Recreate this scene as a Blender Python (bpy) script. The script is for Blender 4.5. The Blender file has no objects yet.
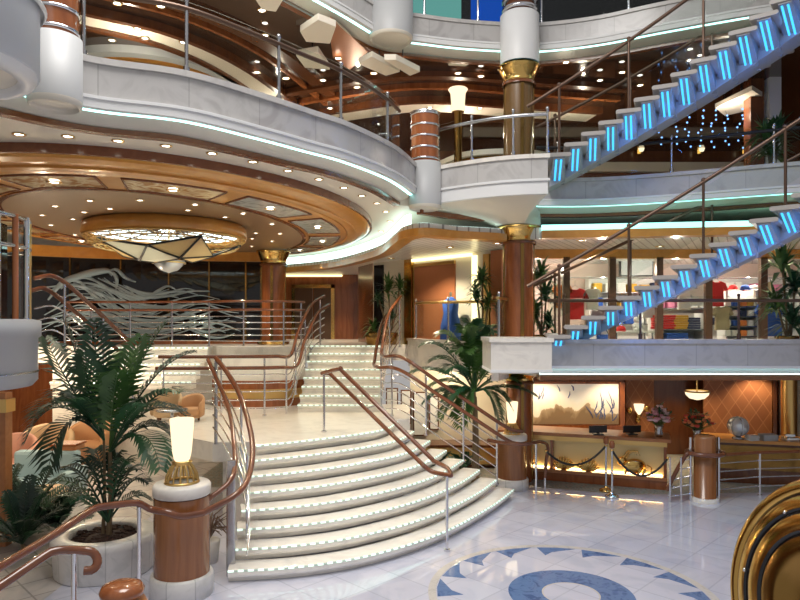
import bpy, bmesh, math, random
from mathutils import Vector, Matrix
random.seed(7)
PI = math.pi
sc = bpy.context.scene
COL = sc.collection
EYE, HOR, FOC = 3.43, 322.0, 650.0      # eye height, horizon row, focal length in pixels

def P(px, py, d):
    return Vector(((px-400)/FOC*d, d, EYE-(py-HOR)/FOC*d))
def F(px, py, z=0.0):
    d = (EYE-z)*FOC/(py-HOR)
    return Vector(((px-400)/FOC*d, d, z))

# ------------------------------------------------------------------ materials
MATS = {}
def nmat(name):
    m = bpy.data.materials.new(name); m.use_nodes = True
    nt = m.node_tree
    b = nt.nodes['Principled BSDF']
    MATS[name] = m
    return m, nt, b
def simple(name, col, rough=.5, metal=0., coat=0., emit=None, es=0., spec=.5):
    m, nt, b = nmat(name)
    b.inputs['Base Color'].default_value = (*col, 1)
    b.inputs['Roughness'].default_value = rough
    b.inputs['Metallic'].default_value = metal
    b.inputs['Coat Weight'].default_value = coat
    b.inputs['Specular IOR Level'].default_value = spec
    if emit:
        b.inputs['Emission Color'].default_value = (*emit, 1)
        b.inputs['Emission Strength'].default_value = es
    return m
def ramp(nt, fac, stops):
    r = nt.nodes.new('ShaderNodeValToRGB')
    el = r.color_ramp.elements
    while len(el) < len(stops): el.new(.5)
    for e, (p, c) in zip(el, stops):
        e.position = p; e.color = (*c, 1)
    nt.links.new(fac, r.inputs[0])
    return r.outputs[0]
def coord(nt, kind='Object', scale=(1,1,1), rot=(0,0,0)):
    tc = nt.nodes.new('ShaderNodeTexCoord'); mp = nt.nodes.new('ShaderNodeMapping')
    mp.inputs['Scale'].default_value = scale; mp.inputs['Rotation'].default_value = rot
    nt.links.new(tc.outputs[kind], mp.inputs[0]); return mp.outputs[0]
def noise(nt, vec, scale, detail=4, dist=0.):
    n = nt.nodes.new('ShaderNodeTexNoise')
    n.inputs['Scale'].default_value = scale; n.inputs['Detail'].default_value = detail; n.inputs['Distortion'].default_value = dist
    nt.links.new(vec, n.inputs['Vector']); return n.outputs['Fac']
def wood(name, c1, c2, rough=.25, coat=.3, scale=(1,1,1)):
    m, nt, b = nmat(name)
    f = noise(nt, coord(nt, 'Object', scale), 6, 6, 1.2)
    nt.links.new(ramp(nt, f, [(.3, c1), (.7, c2)]), b.inputs['Base Color'])
    b.inputs['Roughness'].default_value = rough; b.inputs['Coat Weight'].default_value = coat; b.inputs['Coat Roughness'].default_value = .08
    return m
def marble(name, c1, c2, rough=.2, tile=None, mortar=(.4,.4,.4), kind='Object', scale=1.4, rot=0, coat=0., msize=.006):
    m, nt, b = nmat(name)
    v = coord(nt, kind)
    f = noise(nt, v, scale, 8, 1.6)
    col = ramp(nt, f, [(.36, c2), (.5, c1), (.6, c1), (.72, c2)])
    if tile:
        br = nt.nodes.new('ShaderNodeTexBrick')
        br.offset = 0.0 if len(tile) < 3 else tile[2]
        nt.links.new(coord(nt, kind, (1,1,1), (0,0,rot)), br.inputs['Vector'])
        br.inputs['Scale'].default_value = 1.0
        br.inputs['Brick Width'].default_value = tile[0]; br.inputs['Row Height'].default_value = tile[1]
        br.inputs['Mortar Size'].default_value = msize; br.inputs['Mortar Smooth'].default_value = .1
        br.inputs['Color1'].default_value = (1,1,1,1); br.inputs['Color2'].default_value = (.9,.9,.92,1); br.inputs['Mortar'].default_value = (*mortar,1)
        mx = nt.nodes.new('ShaderNodeMix'); mx.data_type = 'RGBA'; mx.blend_type = 'MULTIPLY'; mx.inputs[0].default_value = 1
        nt.links.new(col, mx.inputs[6]); nt.links.new(br.outputs['Color'], mx.inputs[7])
        col = mx.outputs[2]
    nt.links.new(col, b.inputs['Base Color'])
    b.inputs['Roughness'].default_value = rough; b.inputs['Coat Weight'].default_value = coat
    return m
def emis(name, col, s):
    m = bpy.data.materials.new(name); m.use_nodes = True; nt = m.node_tree
    nt.nodes.remove(nt.nodes['Principled BSDF'])
    e = nt.nodes.new('ShaderNodeEmission'); e.inputs[0].default_value = (*col,1); e.inputs[1].default_value = s
    nt.links.new(e.outputs[0], nt.nodes['Material Output'].inputs[0]); MATS[name] = m
    return m
def dashes(name, col, s, gap, period=.075, duty=.6):
    "a strip of small lamps: lit dashes along the strip's own length, dark housing between"
    m, nt, b = nmat(name)
    tc = nt.nodes.new('ShaderNodeTexCoord'); sp = nt.nodes.new('ShaderNodeSeparateXYZ'); nt.links.new(tc.outputs['UV'], sp.inputs[0])
    a = nt.nodes.new('ShaderNodeMath'); a.operation = 'DIVIDE'; a.inputs[1].default_value = period; nt.links.new(sp.outputs[0], a.inputs[0])
    fr = nt.nodes.new('ShaderNodeMath'); fr.operation = 'FRACT'; nt.links.new(a.outputs[0], fr.inputs[0])
    lt = nt.nodes.new('ShaderNodeMath'); lt.operation = 'LESS_THAN'; lt.inputs[1].default_value = duty; nt.links.new(fr.outputs[0], lt.inputs[0])
    ml = nt.nodes.new('ShaderNodeMath'); ml.operation = 'MULTIPLY'; ml.inputs[1].default_value = s; nt.links.new(lt.outputs[0], ml.inputs[0])
    b.inputs['Base Color'].default_value = (*gap,1); b.inputs['Emission Color'].default_value = (*col,1)
    nt.links.new(ml.outputs[0], b.inputs['Emission Strength'])
    return m
def glass(name, tint=(1,1,1), refl=.12, rough=.02):
    m = bpy.data.materials.new(name); m.use_nodes = True; nt = m.node_tree
    nt.nodes.remove(nt.nodes['Principled BSDF'])
    t = nt.nodes.new('ShaderNodeBsdfTransparent'); t.inputs[0].default_value = (*tint,1)
    g = nt.nodes.new('ShaderNodeBsdfGlossy'); g.inputs['Roughness'].default_value = rough
    lw = nt.nodes.new('ShaderNodeLayerWeight'); lw.inputs[0].default_value = refl
    mx = nt.nodes.new('ShaderNodeMixShader')
    ml = nt.nodes.new('ShaderNodeMath'); ml.operation = 'MULTIPLY'; ml.inputs[1].default_value = .45; nt.links.new(lw.outputs['Fresnel'], ml.inputs[0])
    nt.links.new(ml.outputs[0], mx.inputs[0]); nt.links.new(t.outputs[0], mx.inputs[1]); nt.links.new(g.outputs[0], mx.inputs[2])
    nt.links.new(mx.outputs[0], nt.nodes['Material Output'].inputs[0]); MATS[name] = m
    return m

marble('floor_marble', (.64,.65,.76), (.56,.58,.70), .03, (.62,.62), (.80,.81,.83), 'Object', 1.0, PI/4, coat=.6, msize=.012)
marble('lounge_tile', (.62,.58,.55), (.5,.48,.47), .2, (.5,.5), (.6,.6,.6), 'Object', 1.2, PI/4, msize=.012)
marble('marble_white', (.80,.76,.70), (.70,.66,.61), .22, scale=2.2)
marble('marble_step', (.90,.86,.79), (.82,.78,.72), .15, scale=2.)
marble('marble_grey', (.54,.52,.50), (.46,.44,.43), .25, scale=2.)
marble('marble_panel', (.52,.505,.49), (.43,.41,.40), .22, (.95,2.), (.75,.75,.75), 'UV', 1.6, msize=.008)
marble('marble_blue', (.13,.21,.40), (.07,.12,.27), .08, scale=6)
marble('marble_tan', (.58,.55,.52), (.50,.47,.44), .1, scale=6)
marble('planter_stone', (.76,.74,.70), (.66,.65,.61), .3, (.35,1.), (.7,.7,.7), 'UV', 3, msize=.008)
simple('cream', (.74,.68,.58), .5)
simple('white_paint', (.76,.76,.76), .4)
simple('cool_paint', (.60,.62,.65), .45)
simple('ceiling_cream', (.80,.72,.60), .5)
wood('wood_cherry', (.22,.06,.018), (.36,.12,.04), .22, .4, (1,1,.15))
wood('wood_rail', (.135,.042,.018), (.185,.058,.023), .2, .5, (.6,.6,.6))
wood('wood_pedestal', (.24,.085,.028), (.32,.125,.042), .25, .4, (2.5,2.5,.12))
wood('bronze_wood', (.16,.085,.03), (.22,.12,.045), .25, .3, (1,1,.15))
wood('wood_honey', (.60,.25,.045), (.70,.33,.07), .28, .3, (.5,.5,.5))
wood('wood_dark', (.10,.03,.012), (.16,.055,.02), .25, .4, (1,1,.2))
wood('wood_trim', (.17,.05,.018), (.22,.07,.025), .25, .3)
wood('wood_orange', (.38,.14,.045), (.47,.19,.065), .3, .2)
simple('brass', (.80,.52,.17), .18, 1.)
simple('brass_soft', (.72,.48,.18), .32, 1.)
simple('brass_dark', (.30,.17,.05), .2, 1.)
simple('chrome', (.72,.72,.75), .14, 1.)
simple('steel', (.50,.50,.52), .25, 1.)
simple('bronze_dark', (.13,.075,.05), .28, .5)
simple('black', (.012,.012,.014), .3)
simple('black_gloss', (.01,.01,.012), .06)
simple('soil', (.045,.02,.013), .9)
simple('bark', (.19,.13,.07), .8)
simple('stem_green', (.10,.16,.04), .6)
simple('stone_grey', (.40,.40,.41), .4)
simple('stair_grey', (.30,.31,.34), .35)
simple('tread_stone', (.42,.39,.37), .4)
simple('teal_fabric', (.33,.45,.48), .8)
simple('orange_fabric', (.50,.27,.13), .75)
simple('salmon_fabric', (.55,.27,.19), .75)
simple('table_cloth', (.55,.38,.22), .7)
simple('brown_ceiling', (.27,.165,.085), .35)
simple('mirror_brown', (.05,.022,.012), .08, .0, .5)
simple('copper_panel', (.42,.16,.07), .35, .25)
simple('stone_light', (.70,.64,.52), .35)
def fabric(name,col):
    m,nt,b=nmat(name); b.inputs['Base Color'].default_value=(*col,1); b.inputs['Roughness'].default_value=.7
    t=nt.nodes.new('ShaderNodeBsdfTranslucent'); t.inputs[0].default_value=(*col,1); mx=nt.nodes.new('ShaderNodeMixShader'); mx.inputs[0].default_value=.55
    nt.links.new(b.outputs[0],mx.inputs[1]); nt.links.new(t.outputs[0],mx.inputs[2]); nt.links.new(mx.outputs[0],nt.nodes['Material Output'].inputs[0])
fabric('canvas_kite',(.86,.68,.42)); fabric('canvas_pale',(.88,.80,.66))
simple('crystal', (.75,.80,.85), .05, .6)
emis('cove_glow', (.45,1.,.93), 3.4)
emis('cove_soft', (.70,1.,.93), 3.)
emis('cove_teal', (.30,.85,.76), 2.6)
simple('cream_light', (.84,.76,.66), .5)
emis('warm_glow', (1.,.80,.50), 14.)
emis('lamp_glow', (1.,.80,.50), 1.35)
emis('dome_glow', (.85,1.,.95), 2.6)
emis('gold_glow', (1.,.72,.34), 10.)
emis('yellow_cove', (1.,.85,.42), 2.2)
emis('blue_tube', (.06,.46,1.), 1.7)
emis('blue_bulb', (.20,.45,1.), 2.5)
emis('white_bulb', (1.,.93,.8), 10.)
emis('teal_screen', (.22,.60,.55), .5)
emis('blue_screen', (.02,.12,.7), .5)
emis('pink_wall_light', (1.,.72,.58), .55)
dashes('step_lights', (.70,1.,.86), 1.05, (.55,.66,.58), .13, .58)
glass('clear_glass', (.93,.96,.95), .12)
glass('dark_glass_clear', (.55,.52,.48), .25)
simple('dark_glass', (.012,.011,.012), .04)
simple('wave_glass', (.30,.38,.43), .3)
def leafmat(name, c1, c2):
    m, nt, b = nmat(name)
    f = noise(nt, coord(nt), 3, 3)
    nt.links.new(ramp(nt, f, [(.35, c1), (.65, c2)]), b.inputs['Base Color'])
    b.inputs['Roughness'].default_value = .38
leafmat('leaf', (.012,.055,.026), (.030,.105,.042))
leafmat('leaf_light', (.03,.09,.02), (.07,.16,.035))
leafmat('leaf_dark', (.006,.024,.018), (.014,.05,.026))
M = MATS

# ------------------------------------------------------------------ mesh builder
class MB:
    def __init__(s): s.v=[]; s.f=[]; s.uv=[]; s.sm=[]
    def add(s, vs, fs, smooth=False, uvs=None):
        b=len(s.v); s.v += [tuple(v) for v in vs]
        for i,f in enumerate(fs):
            s.f.append([b+k for k in f]); s.sm.append(smooth)
            s.uv.append(uvs[i] if uvs else None)
        return s
    def box(s, x0,x1,y0,y1,z0,z1, rz=0, piv=None):
        vs=[Vector((x,y,z)) for z in (z0,z1) for y in (y0,y1) for x in (x0,x1)]
        if rz:
            c=Vector(piv) if piv else Vector(((x0+x1)/2,(y0+y1)/2,0)); R=Matrix.Rotation(rz,3,'Z')
            vs=[R@(v-Vector((c.x,c.y,0)))+Vector((c.x,c.y,0)) for v in vs]
        return s.add(vs,[(0,2,3,1),(4,5,7,6),(0,1,5,4),(2,6,7,3),(0,4,6,2),(1,3,7,5)])
    def bar(s, a, b, w, h, up=(0,0,1)):
        a=Vector(a); b=Vector(b); t=(b-a).normalized(); u=Vector(up); n=t.cross(u)
        if n.length<1e-4: n=t.cross(Vector((1,0,0)))
        n.normalize(); u=n.cross(t)
        vs=[p+n*sx*w/2+u*sz*h/2 for p in (a,b) for sx,sz in ((-1,-1),(1,-1),(1,1),(-1,1))]
        return s.add(vs,[(0,1,2,3),(7,6,5,4),(0,4,5,1),(1,5,6,2),(2,6,7,3),(3,7,4,0)])
    def tube(s, pts, r, n=8, closed=False, cap=True):
        pts=[Vector(p) for p in pts]; N=len(pts)
        rs = r if isinstance(r,(list,tuple)) else [r]*N
        ref=None; vs=[]
        for i,p in enumerate(pts):
            if closed: t=pts[(i+1)%N]-pts[i-1]
            else: t=pts[min(i+1,N-1)]-pts[max(i-1,0)]
            if t.length<1e-9: t=Vector((0,0,1))
            t.normalize()
            if ref is None:
                ref=t.cross(Vector((0,0,1)))
                if ref.length<.05: ref=t.cross(Vector((1,0,0)))
            ref=(ref-t*ref.dot(t))
            if ref.length<1e-6: ref=t.orthogonal()
            ref.normalize(); b=t.cross(ref)
            for k in range(n):
                a=2*PI*k/n; vs.append(p+(ref*math.cos(a)+b*math.sin(a))*rs[i])
        fs=[]
        for i in range(N if closed else N-1):
            j=(i+1)%N
            for k in range(n): fs.append((i*n+k, i*n+(k+1)%n, j*n+(k+1)%n, j*n+k))
        s.add(vs,fs,True)
        if cap and not closed:
            s.add(vs[:n],[tuple(range(n))[::-1]]); s.add(vs[-n:],[tuple(range(n))])
        return s
    def lathe(s, prof, c=(0,0,0), n=32, a0=0, a1=2*PI, sx=1, sy=1, smooth=True, shear=0.):
        full=abs(a1-a0-2*PI)<1e-6; m=n if full else n+1; c=Vector(c); vs=[]
        rmax=max(r for r,_ in prof)
        for r,z in prof:
            for k in range(m):
                a=a0+(a1-a0)*k/n; vs.append(c+Vector((r*sx*math.cos(a), r*sy*math.sin(a), z+shear*r*math.sin(a))))
        fs=[];uv=[]
        L=0
        for i in range(len(prof)-1):
            dl=math.hypot(prof[i+1][0]-prof[i][0],prof[i+1][1]-prof[i][1])
            for k in range(n):
                k2=(k+1)%m; fs.append((i*m+k,i*m+k2,(i+1)*m+k2,(i+1)*m+k))
                u0=rmax*(a1-a0)*k/n; u1=rmax*(a1-a0)*(k+1)/n
                uv.append([(u0,L),(u1,L),(u1,L+dl),(u0,L+dl)])
            L+=dl
        s.add(vs,fs,smooth,uv); return s
    def prism(s, poly, z0, z1):
        n=len(poly); vs=[Vector((p[0],p[1],z0)) for p in poly]+[Vector((p[0],p[1],z1)) for p in poly]
        fs=[tuple(range(n))[::-1], tuple(range(n,2*n))]+[(i,(i+1)%n,n+(i+1)%n,n+i) for i in range(n)]
        return s.add(vs,fs)
    def sweep(s, path, prof, closed_prof=True, closed=False, smooth=False, caps=True):
        "path: plan points (x,y[,z]); prof: (offset to the right of travel, z); mitred"
        pts=[Vector((p[0],p[1],p[2] if len(p)>2 else 0)) for p in path]; N=len(pts); m=len(prof)
        vs=[]; L=[0]
        for i in range(1,N+1): L.append(L[-1]+(pts[i%N]-pts[i-1]).length)
        for i,p in enumerate(pts):
            a=pts[i-1] if (i>0 or closed) else None; b=pts[(i+1)%N] if (i<N-1 or closed) else None
            t1=(p-a).to_2d().normalized() if a is not None else None; t2=(b-p).to_2d().normalized() if b is not None else None
            t1=t1 or t2; t2=t2 or t1
            t=(t1+t2)
            t = t.normalized() if t.length>1e-6 else t1
            k=1/max(.35,t.dot(t1)); nrm=Vector((t.y,-t.x))*k
            for o,z in prof: vs.append(Vector((p.x+nrm.x*o,p.y+nrm.y*o,p.z+z)))
        fs=[];uv=[]; K=m if closed_prof else m-1
        pl=[0]
        for j in range(m): pl.append(pl[-1]+math.hypot(prof[(j+1)%m][0]-prof[j][0],prof[(j+1)%m][1]-prof[j][1]))
        for i in range(N if closed else N-1):
            i2=(i+1)%N
            for j in range(K):
                j2=(j+1)%m
                fs.append((i*m+j,i2*m+j,i2*m+j2,i*m+j2)); uv.append([(L[i],pl[j]),(L[i+1],pl[j]),(L[i+1],pl[j+1]),(L[i],pl[j+1])])
        s.add(vs,fs,smooth,uv)
        if closed_prof and not closed and caps:
            s.add(vs[:m],[tuple(range(m))[::-1]]); s.add(vs[-m:],[tuple(range(m))])
        return s
    def sphere(s, c, r, n=12, m=8, sc_=(1,1,1)):
        prof=[]; c=Vector(c); vs=[c+Vector((0,0,-r*sc_[2]))]
        for i in range(1,m):
            a=-PI/2+PI*i/m
            for k in range(n):
                b=2*PI*k/n; vs.append(c+Vector((r*sc_[0]*math.cos(a)*math.cos(b), r*sc_[1]*math.cos(a)*math.sin(b), r*sc_[2]*math.sin(a))))
        vs.append(c+Vector((0,0,r*sc_[2]))); fs=[]
        for k in range(n): fs.append((0,1+(k+1)%n,1+k))
        for i in range(m-2):
            for k in range(n): fs.append((1+i*n+k,1+i*n+(k+1)%n,1+(i+1)*n+(k+1)%n,1+(i+1)*n+k))
        b0=1+(m-2)*n
        for k in range(n): fs.append((b0+k,b0+(k+1)%n,len(vs)-1))
        return s.add(vs,fs,True)
    def quad(s,a,b,c,d): return s.add([a,b,c,d],[(0,1,2,3)])
    def build(s, name, mat, parent=None, bevel=0, fix=True, loc=None):
        me=bpy.data.meshes.new(name); me.from_pydata(s.v,[],s.f)
        if any(u for u in s.uv):
            ul=me.uv_layers.new(name='UVMap'); li=0
            for p,u in zip(me.polygons,s.uv):
                for q in range(p.loop_total):
                    if u: ul.data[p.loop_start+q].uv=u[q]
        me.polygons.foreach_set('use_smooth', s.sm)
        if fix:
            bm=bmesh.new(); bm.from_mesh(me); bmesh.ops.recalc_face_normals(bm, faces=bm.faces); bm.to_mesh(me); bm.free()
        me.update()
        o=bpy.data.objects.new(name,me); COL.objects.link(o)
        me.materials.append(M[mat] if isinstance(mat,str) else mat)
        if parent is not None:
            o.parent=parent; o.matrix_parent_inverse=Matrix.Translation(-parent.location) if parent.type=='EMPTY' else Matrix()
        if bevel:
            b=o.modifiers.new('bevel','BEVEL'); b.width=bevel; b.segments=2; b.limit_method='ANGLE'
        return o

def tag(o, label=None, cat=None, group=None, kind=None):
    if label: o['label']=label
    if cat: o['category']=cat
    if group: o['group']=group
    if kind: o['kind']=kind
    return o
def thing(name, label, cat, loc=(0,0,0), group=None, kind=None):
    o=bpy.data.objects.new(name,None); COL.objects.link(o); o.location=loc; o.empty_display_size=.1
    return tag(o,label,cat,group,kind)
def struct(o): o['kind']='structure'; return o
def kids(o): return [c for c in bpy.data.objects if c.parent is o]
def copy_tree(o, loc=None, label=None, rz=None, scale=None):
    allo=list(bpy.data.objects)
    def rec(x,par):
        c=x.copy(); COL.objects.link(c)
        if par is not None: c.parent=par
        for ch in [q for q in allo if q.parent is x]: rec(ch,c)
        return c
    c=rec(o,None)
    if loc is not None: c.location=loc
    if label: c['label']=label
    if rz is not None: c.rotation_euler=(0,0,rz)
    if scale is not None: c.scale=scale if hasattr(scale,'__len__') else (scale,)*3
    return c
def spline(pts, n=8, closed=False):
    pts=[Vector(p) for p in pts]; N=len(pts); out=[]
    rng=range(N if closed else N-1)
    for i in rng:
        p1=pts[i]; p2=pts[(i+1)%N]
        p0=pts[i-1] if (i>0 or closed) else p1*2-p2
        p3=pts[(i+2)%N] if (i+2<N or closed) else p2*2-p1
        for k in range(n):
            t=k/n
            out.append(.5*((2*p1)+(p2-p0)*t+(2*p0-5*p1+4*p2-p3)*t*t+(3*p1-p0-3*p2+p3)*t**3))
    if not closed: out.append(pts[-1])
    return out
def resample(pts, n):
    pts=[Vector(p) for p in pts]; L=[0]
    for i in range(1,len(pts)): L.append(L[-1]+(pts[i]-pts[i-1]).length)
    out=[]; j=0
    for k in range(n):
        t=L[-1]*k/(n-1)
        while j<len(pts)-2 and L[j+1]<t: j+=1
        u=(t-L[j])/max(1e-9,L[j+1]-L[j]); out.append(pts[j].lerp(pts[j+1],min(1,max(0,u))))
    return out
def at(pts, u):
    return resample(pts, 201)[int(round(u*200))]
def ellipse(cx,cy,rx,ry,n=72,a0=0,a1=2*PI):
    return [Vector((cx+rx*math.cos(a0+(a1-a0)*k/n), cy+ry*math.sin(a0+(a1-a0)*k/n),0)) for k in range(n)]
# ================================================================== SETTING
Z6, Z7, Z8 = 2.84, 5.98, 9.28            # deck floors
ZL = 1.44                                # stair landing
# lobby floor -------------------------------------------------------
fl = struct(MB().prism([(-4.4,2),(9.5,2),(9.5,13.2),(4.4,12.9),(2.9,13.5),(-4.4,13.5)], -.2, 0).build('floor','floor_marble'))
lf = struct(MB().prism([(-14,2),(-4.4,2),(-4.4,20),(-14,20)], -.2, -.002).build('floor_lounge','lounge_tile'))
m_, nt_, b_ = nmat('carpet')
nt_.links.new(ramp(nt_, noise(nt_, coord(nt_), 14, 3), [(.4,(.20,.22,.20)),(.5,(.33,.34,.30)),(.62,(.26,.19,.15))]), b_.inputs['Base Color']); b_.inputs['Roughness'].default_value=.9
cf = struct(MB().prism([(-4.4,13.5),(2.9,13.5),(4.4,12.9),(9.5,13.2),(14,13.2),(14,20),(-4.4,20)], -.2, -.001).build('floor_carpet','carpet'))
# medallion inlay
mc = F(571,594); mc.z=0
def ring(r0,r1,z0,z1,c,n=96): return MB().lathe([(r0,z0),(r1,z0),(r1,z1),(r0,z1),(r0,z0)],c,n,smooth=False)
ring(1.70,1.80,-.05,.003,mc).build('border_ring','marble_tan',fl)
ring(.36,.78,-.05,.003,mc).build('center_ring','marble_blue',fl)
st=MB()
for k in range(16):
    a=2*PI*k/16+.1; b=a+2*PI/16*.86
    pts=[mc+Vector((math.cos(q)*r,math.sin(q)*r,0)) for q,r in ((a,1.69),((a+b)/2,1.69),(b,1.69),(b-.03,1.36),((a+b)/2+.05,1.50))]
    st.prism(pts,-.05,.003)
st.build('star_tile','marble_blue',fl)
ring(.34,.36,-.05,.0035,mc).build('center_border','marble_tan',fl)

# gallery edges -----------------------------------------------------
def gallery_edge(name, path, zt, panel='marble_panel', cove='cove_glow', lipdrop=.55, dense=True):
    z=zt
    sm=False
    w=struct(MB().sweep(path,[(0,z-.07),(0,z-.42),(-.12,z-.42),(-.12,z-.07)],smooth=sm).build(name,panel))
    MB().sweep(path,[(.03,z-.07),(.03,z),(-.35,z),(-.35,z-.07)]).build('cap_rail','marble_grey',w)
    MB().sweep(path,[(.035,z-.42),(.035,z-.455),(.02,z-.46),(.02,z-lipdrop),(-.07,z-lipdrop),(-.07,z-.42)]).build('lip','white_paint',w)
    MB().sweep(path,[(-.07,z-lipdrop-.006),(-.07,z-lipdrop+.02),(-.13,z-lipdrop+.02),(-.13,z-lipdrop-.006)]).build('cove_light',cove,w)
    MB().sweep(path,[(-.12,z-.55),(-.36,z-.66),(-.36,z-.62),(-.12,z-.51)]).build('soffit','cream',w)
    MB().sweep(path,[(-.33,z-.66),(-.33,z-.72),(-.46,z-.72),(-.46,z-.64)]).build('wood_trim','wood_trim',w)
    return w
Z7T, Z8T = 6.30, 9.60
e7 = spline([(-4.5,3.6,0),(-4.35,5.0,0),(-4.0,6.2,0),(-3.39,6.99,0),(-2.45,7.43,0),(-1.70,8.2,0),(-1.21,8.79,0),(-.735,9.37,0),(-.1,10.55,0),(.32,11.9,0)],8)
gallery_edge('wall_balcony_left', e7, Z7T)
e7b = spline([(.62,12.05,0),(1.0,11.72,0),(1.56,11.36,0),(2.05,11.17,0),(2.52,11.08,0)],6)
w7b = struct(MB().sweep(e7b+[Vector((2.53,11.9,0))],[(0,Z7T-.07),(0,Z7T-.42),(-.12,Z7T-.42),(-.12,Z7T-.07)]).build('wall_balcony_center','marble_panel'))
MB().sweep(e7b+[Vector((2.53,11.9,0))],[(.03,Z7T-.07),(.03,Z7T),(-.3,Z7T),(-.3,Z7T-.07)]).build('cap_rail','marble_white',w7b)
MB().sweep(e7b+[Vector((2.53,11.9,0))],[(.03,Z7T-.42),(.03,Z7T-.46),(0,Z7T-.46),(0,Z7T-.68),(-.12,Z7T-.68),(-.12,Z7T-.42)]).build('lip','white_paint',w7b)
# soffit of the little balcony, tapering back to the column
out_=[Vector((p.x,p.y,Z7T-.67)) for p in e7b]+[Vector((2.53,12.2,Z7T-.67)),Vector((2.8,13.0,Z7T-.67)),Vector((2.7,13.9,Z7T-.67)),Vector((2.0,14.1,Z7T-.67)),Vector((1.2,13.6,Z7T-.67)),Vector((.62,12.9,Z7T-.67))]
n_=len(out_); CC_=Vector((2.42,13.25,0)); in_=[]
for p in out_:
    a_=math.atan2(p.y-CC_.y,p.x-CC_.x); in_.append(Vector((CC_.x+.47*math.cos(a_),CC_.y+.47*math.sin(a_),5.37)))
mid_=[p.lerp(q,.72)+Vector((0,0,.05)) for p,q in zip(out_,in_)]
b=MB(); vs=out_+mid_+in_
b.add(vs,[(j*n_+i,j*n_+(i+1)%n_,(j+1)*n_+(i+1)%n_,(j+1)*n_+i) for j in (0,1) for i in range(n_)],True); b.build('soffit','cream',w7b)
MB().sweep([(.40,12.2),(1.0,12.75),(1.6,13.0),(2.1,13.05)],[(.0,Z7T-.74),(0,Z7T-.84),(-.12,Z7T-.84),(-.12,Z7T-.74)]).build('wood_trim','wood_trim',w7b)
e7c = spline([(2.75,12.95,0),(3.67,12.95,0),(4.6,12.72,0),(5.5,12.35,0),(6.6,11.85,0),(7.6,11.4,0),(8.8,10.6,0),(10.2,9.4,0)],8)
gallery_edge('wall_balcony_right', e7c, Z7T, cove='cove_teal')
e8 = spline([(-3.0,8.9,0),(-1.9,10.6,0),(-.95,11.9,0),(-.25,12.85,0),(.3,13.0,0),(1.2,13.25,0),(2.2,13.4,0),(2.95,13.4,0),(4.0,13.1,0),(5.0,12.57,0),(6.3,11.95,0),(7.6,11.4,0),(9.0,10.4,0)],8)
gallery_edge('wall_balcony_upper', e8, Z8T)
# deck 6: straight edge over the reception, curved edge by the palm
e6 = [Vector((2.62,12.0,0)),Vector((11,12.0,0))]
w6=struct(MB().sweep(e6,[(0,3.03),(0,2.62),(-.14,2.62),(-.14,3.03)]).build('wall_reception_fascia','marble_panel'))
MB().sweep(e6,[(.03,3.03),(.03,3.11),(-.3,3.11),(-.3,3.03)]).build('cap_rail','marble_grey',w6)
MB().sweep(e6,[(.02,2.57),(.02,2.62),(-.05,2.62),(-.05,2.57)]).build('lip','white_paint',w6)
MB().sweep(e6,[(-.06,2.57),(-.06,2.61),(-.12,2.61),(-.12,2.57)]).build('cove_light','cove_glow',w6)
MB().sweep(e6,[(-.10,2.60),(-.26,2.60),(-.26,2.42),(-.22,2.42)]).build('soffit','white_paint',w6)
MB().sweep(e6,[(-.19,2.45),(-.19,2.56),(-.215,2.56),(-.215,2.45)]).build('cove_light','cove_soft',w6)  # added glowing strip stands in for the lit soffit face
MB().sweep(e6,[(-.16,2.42),(-.16,2.34),(-.5,2.34),(-.5,2.42)]).build('wood_trim','wood_trim',w6)
e6b = spline([(.20,16.7,0),(.40,15.7,0),(.9,15.0,0),(1.5,14.75,0),(2.0,14.4,0),(2.1,13.4,0),(1.75,12.45,0)],6)
w6b=struct(MB().sweep(e6b,[(0,2.96),(0,2.3),(-.14,2.3),(-.14,2.96)]).build('wall_gallery_curve','marble_white'))
MB().sweep(e6b,[(.03,2.96),(.03,3.02),(-.25,3.02),(-.25,2.96)]).build('cap_rail','marble_white',w6b)
wb=struct(MB().box(1.58,2.64,11.3,12.45,2.60,3.08).build('wall_stair_landing','marble_white'))
MB().box(1.55,2.67,11.27,12.47,3.08,3.15).build('cap_rail','marble_white',wb)
MB().box(1.57,2.65,11.29,12.46,2.55,2.60).build('lip','white_paint',wb)
# floors of the decks ------------------------------------------------
struct(MB().prism([(p.x-.02,p.y) for p in e6b]+[(2.66,12.45),(2.66,12.2),(11,12.2),(11,19),(.2,19)],Z6-.4,Z6).build('floor_gallery','marble_white'))
struct(MB().prism([(-9,15.8),(-2.3,15.8),(-2.3,16.75),(.2,16.75),(.2,23),(-9,23)],Z6-.4,Z6).build('floor_stage','marble_white'))
# ceiling under deck 7
ed=[]
for i,p in enumerate(e7):
    t=(e7[min(i+1,len(e7)-1)]-e7[max(i-1,0)]).normalized(); ed.append((p.x-t.y*.42,p.y+t.x*.42))
struct(MB().prism(ed+[(.5,12.2),(2.3,13.4),(2.9,13.5),(3.7,13.4),(4.6,13.1),(5.7,12.7),(6.8,12.2),(7.9,11.7),(9.1,10.9),(10.6,9.6),(12,9.6),(12,23),(-13,23),(-13,3.6)],5.59,Z7).build('ceiling','ceiling_cream'))
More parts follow.
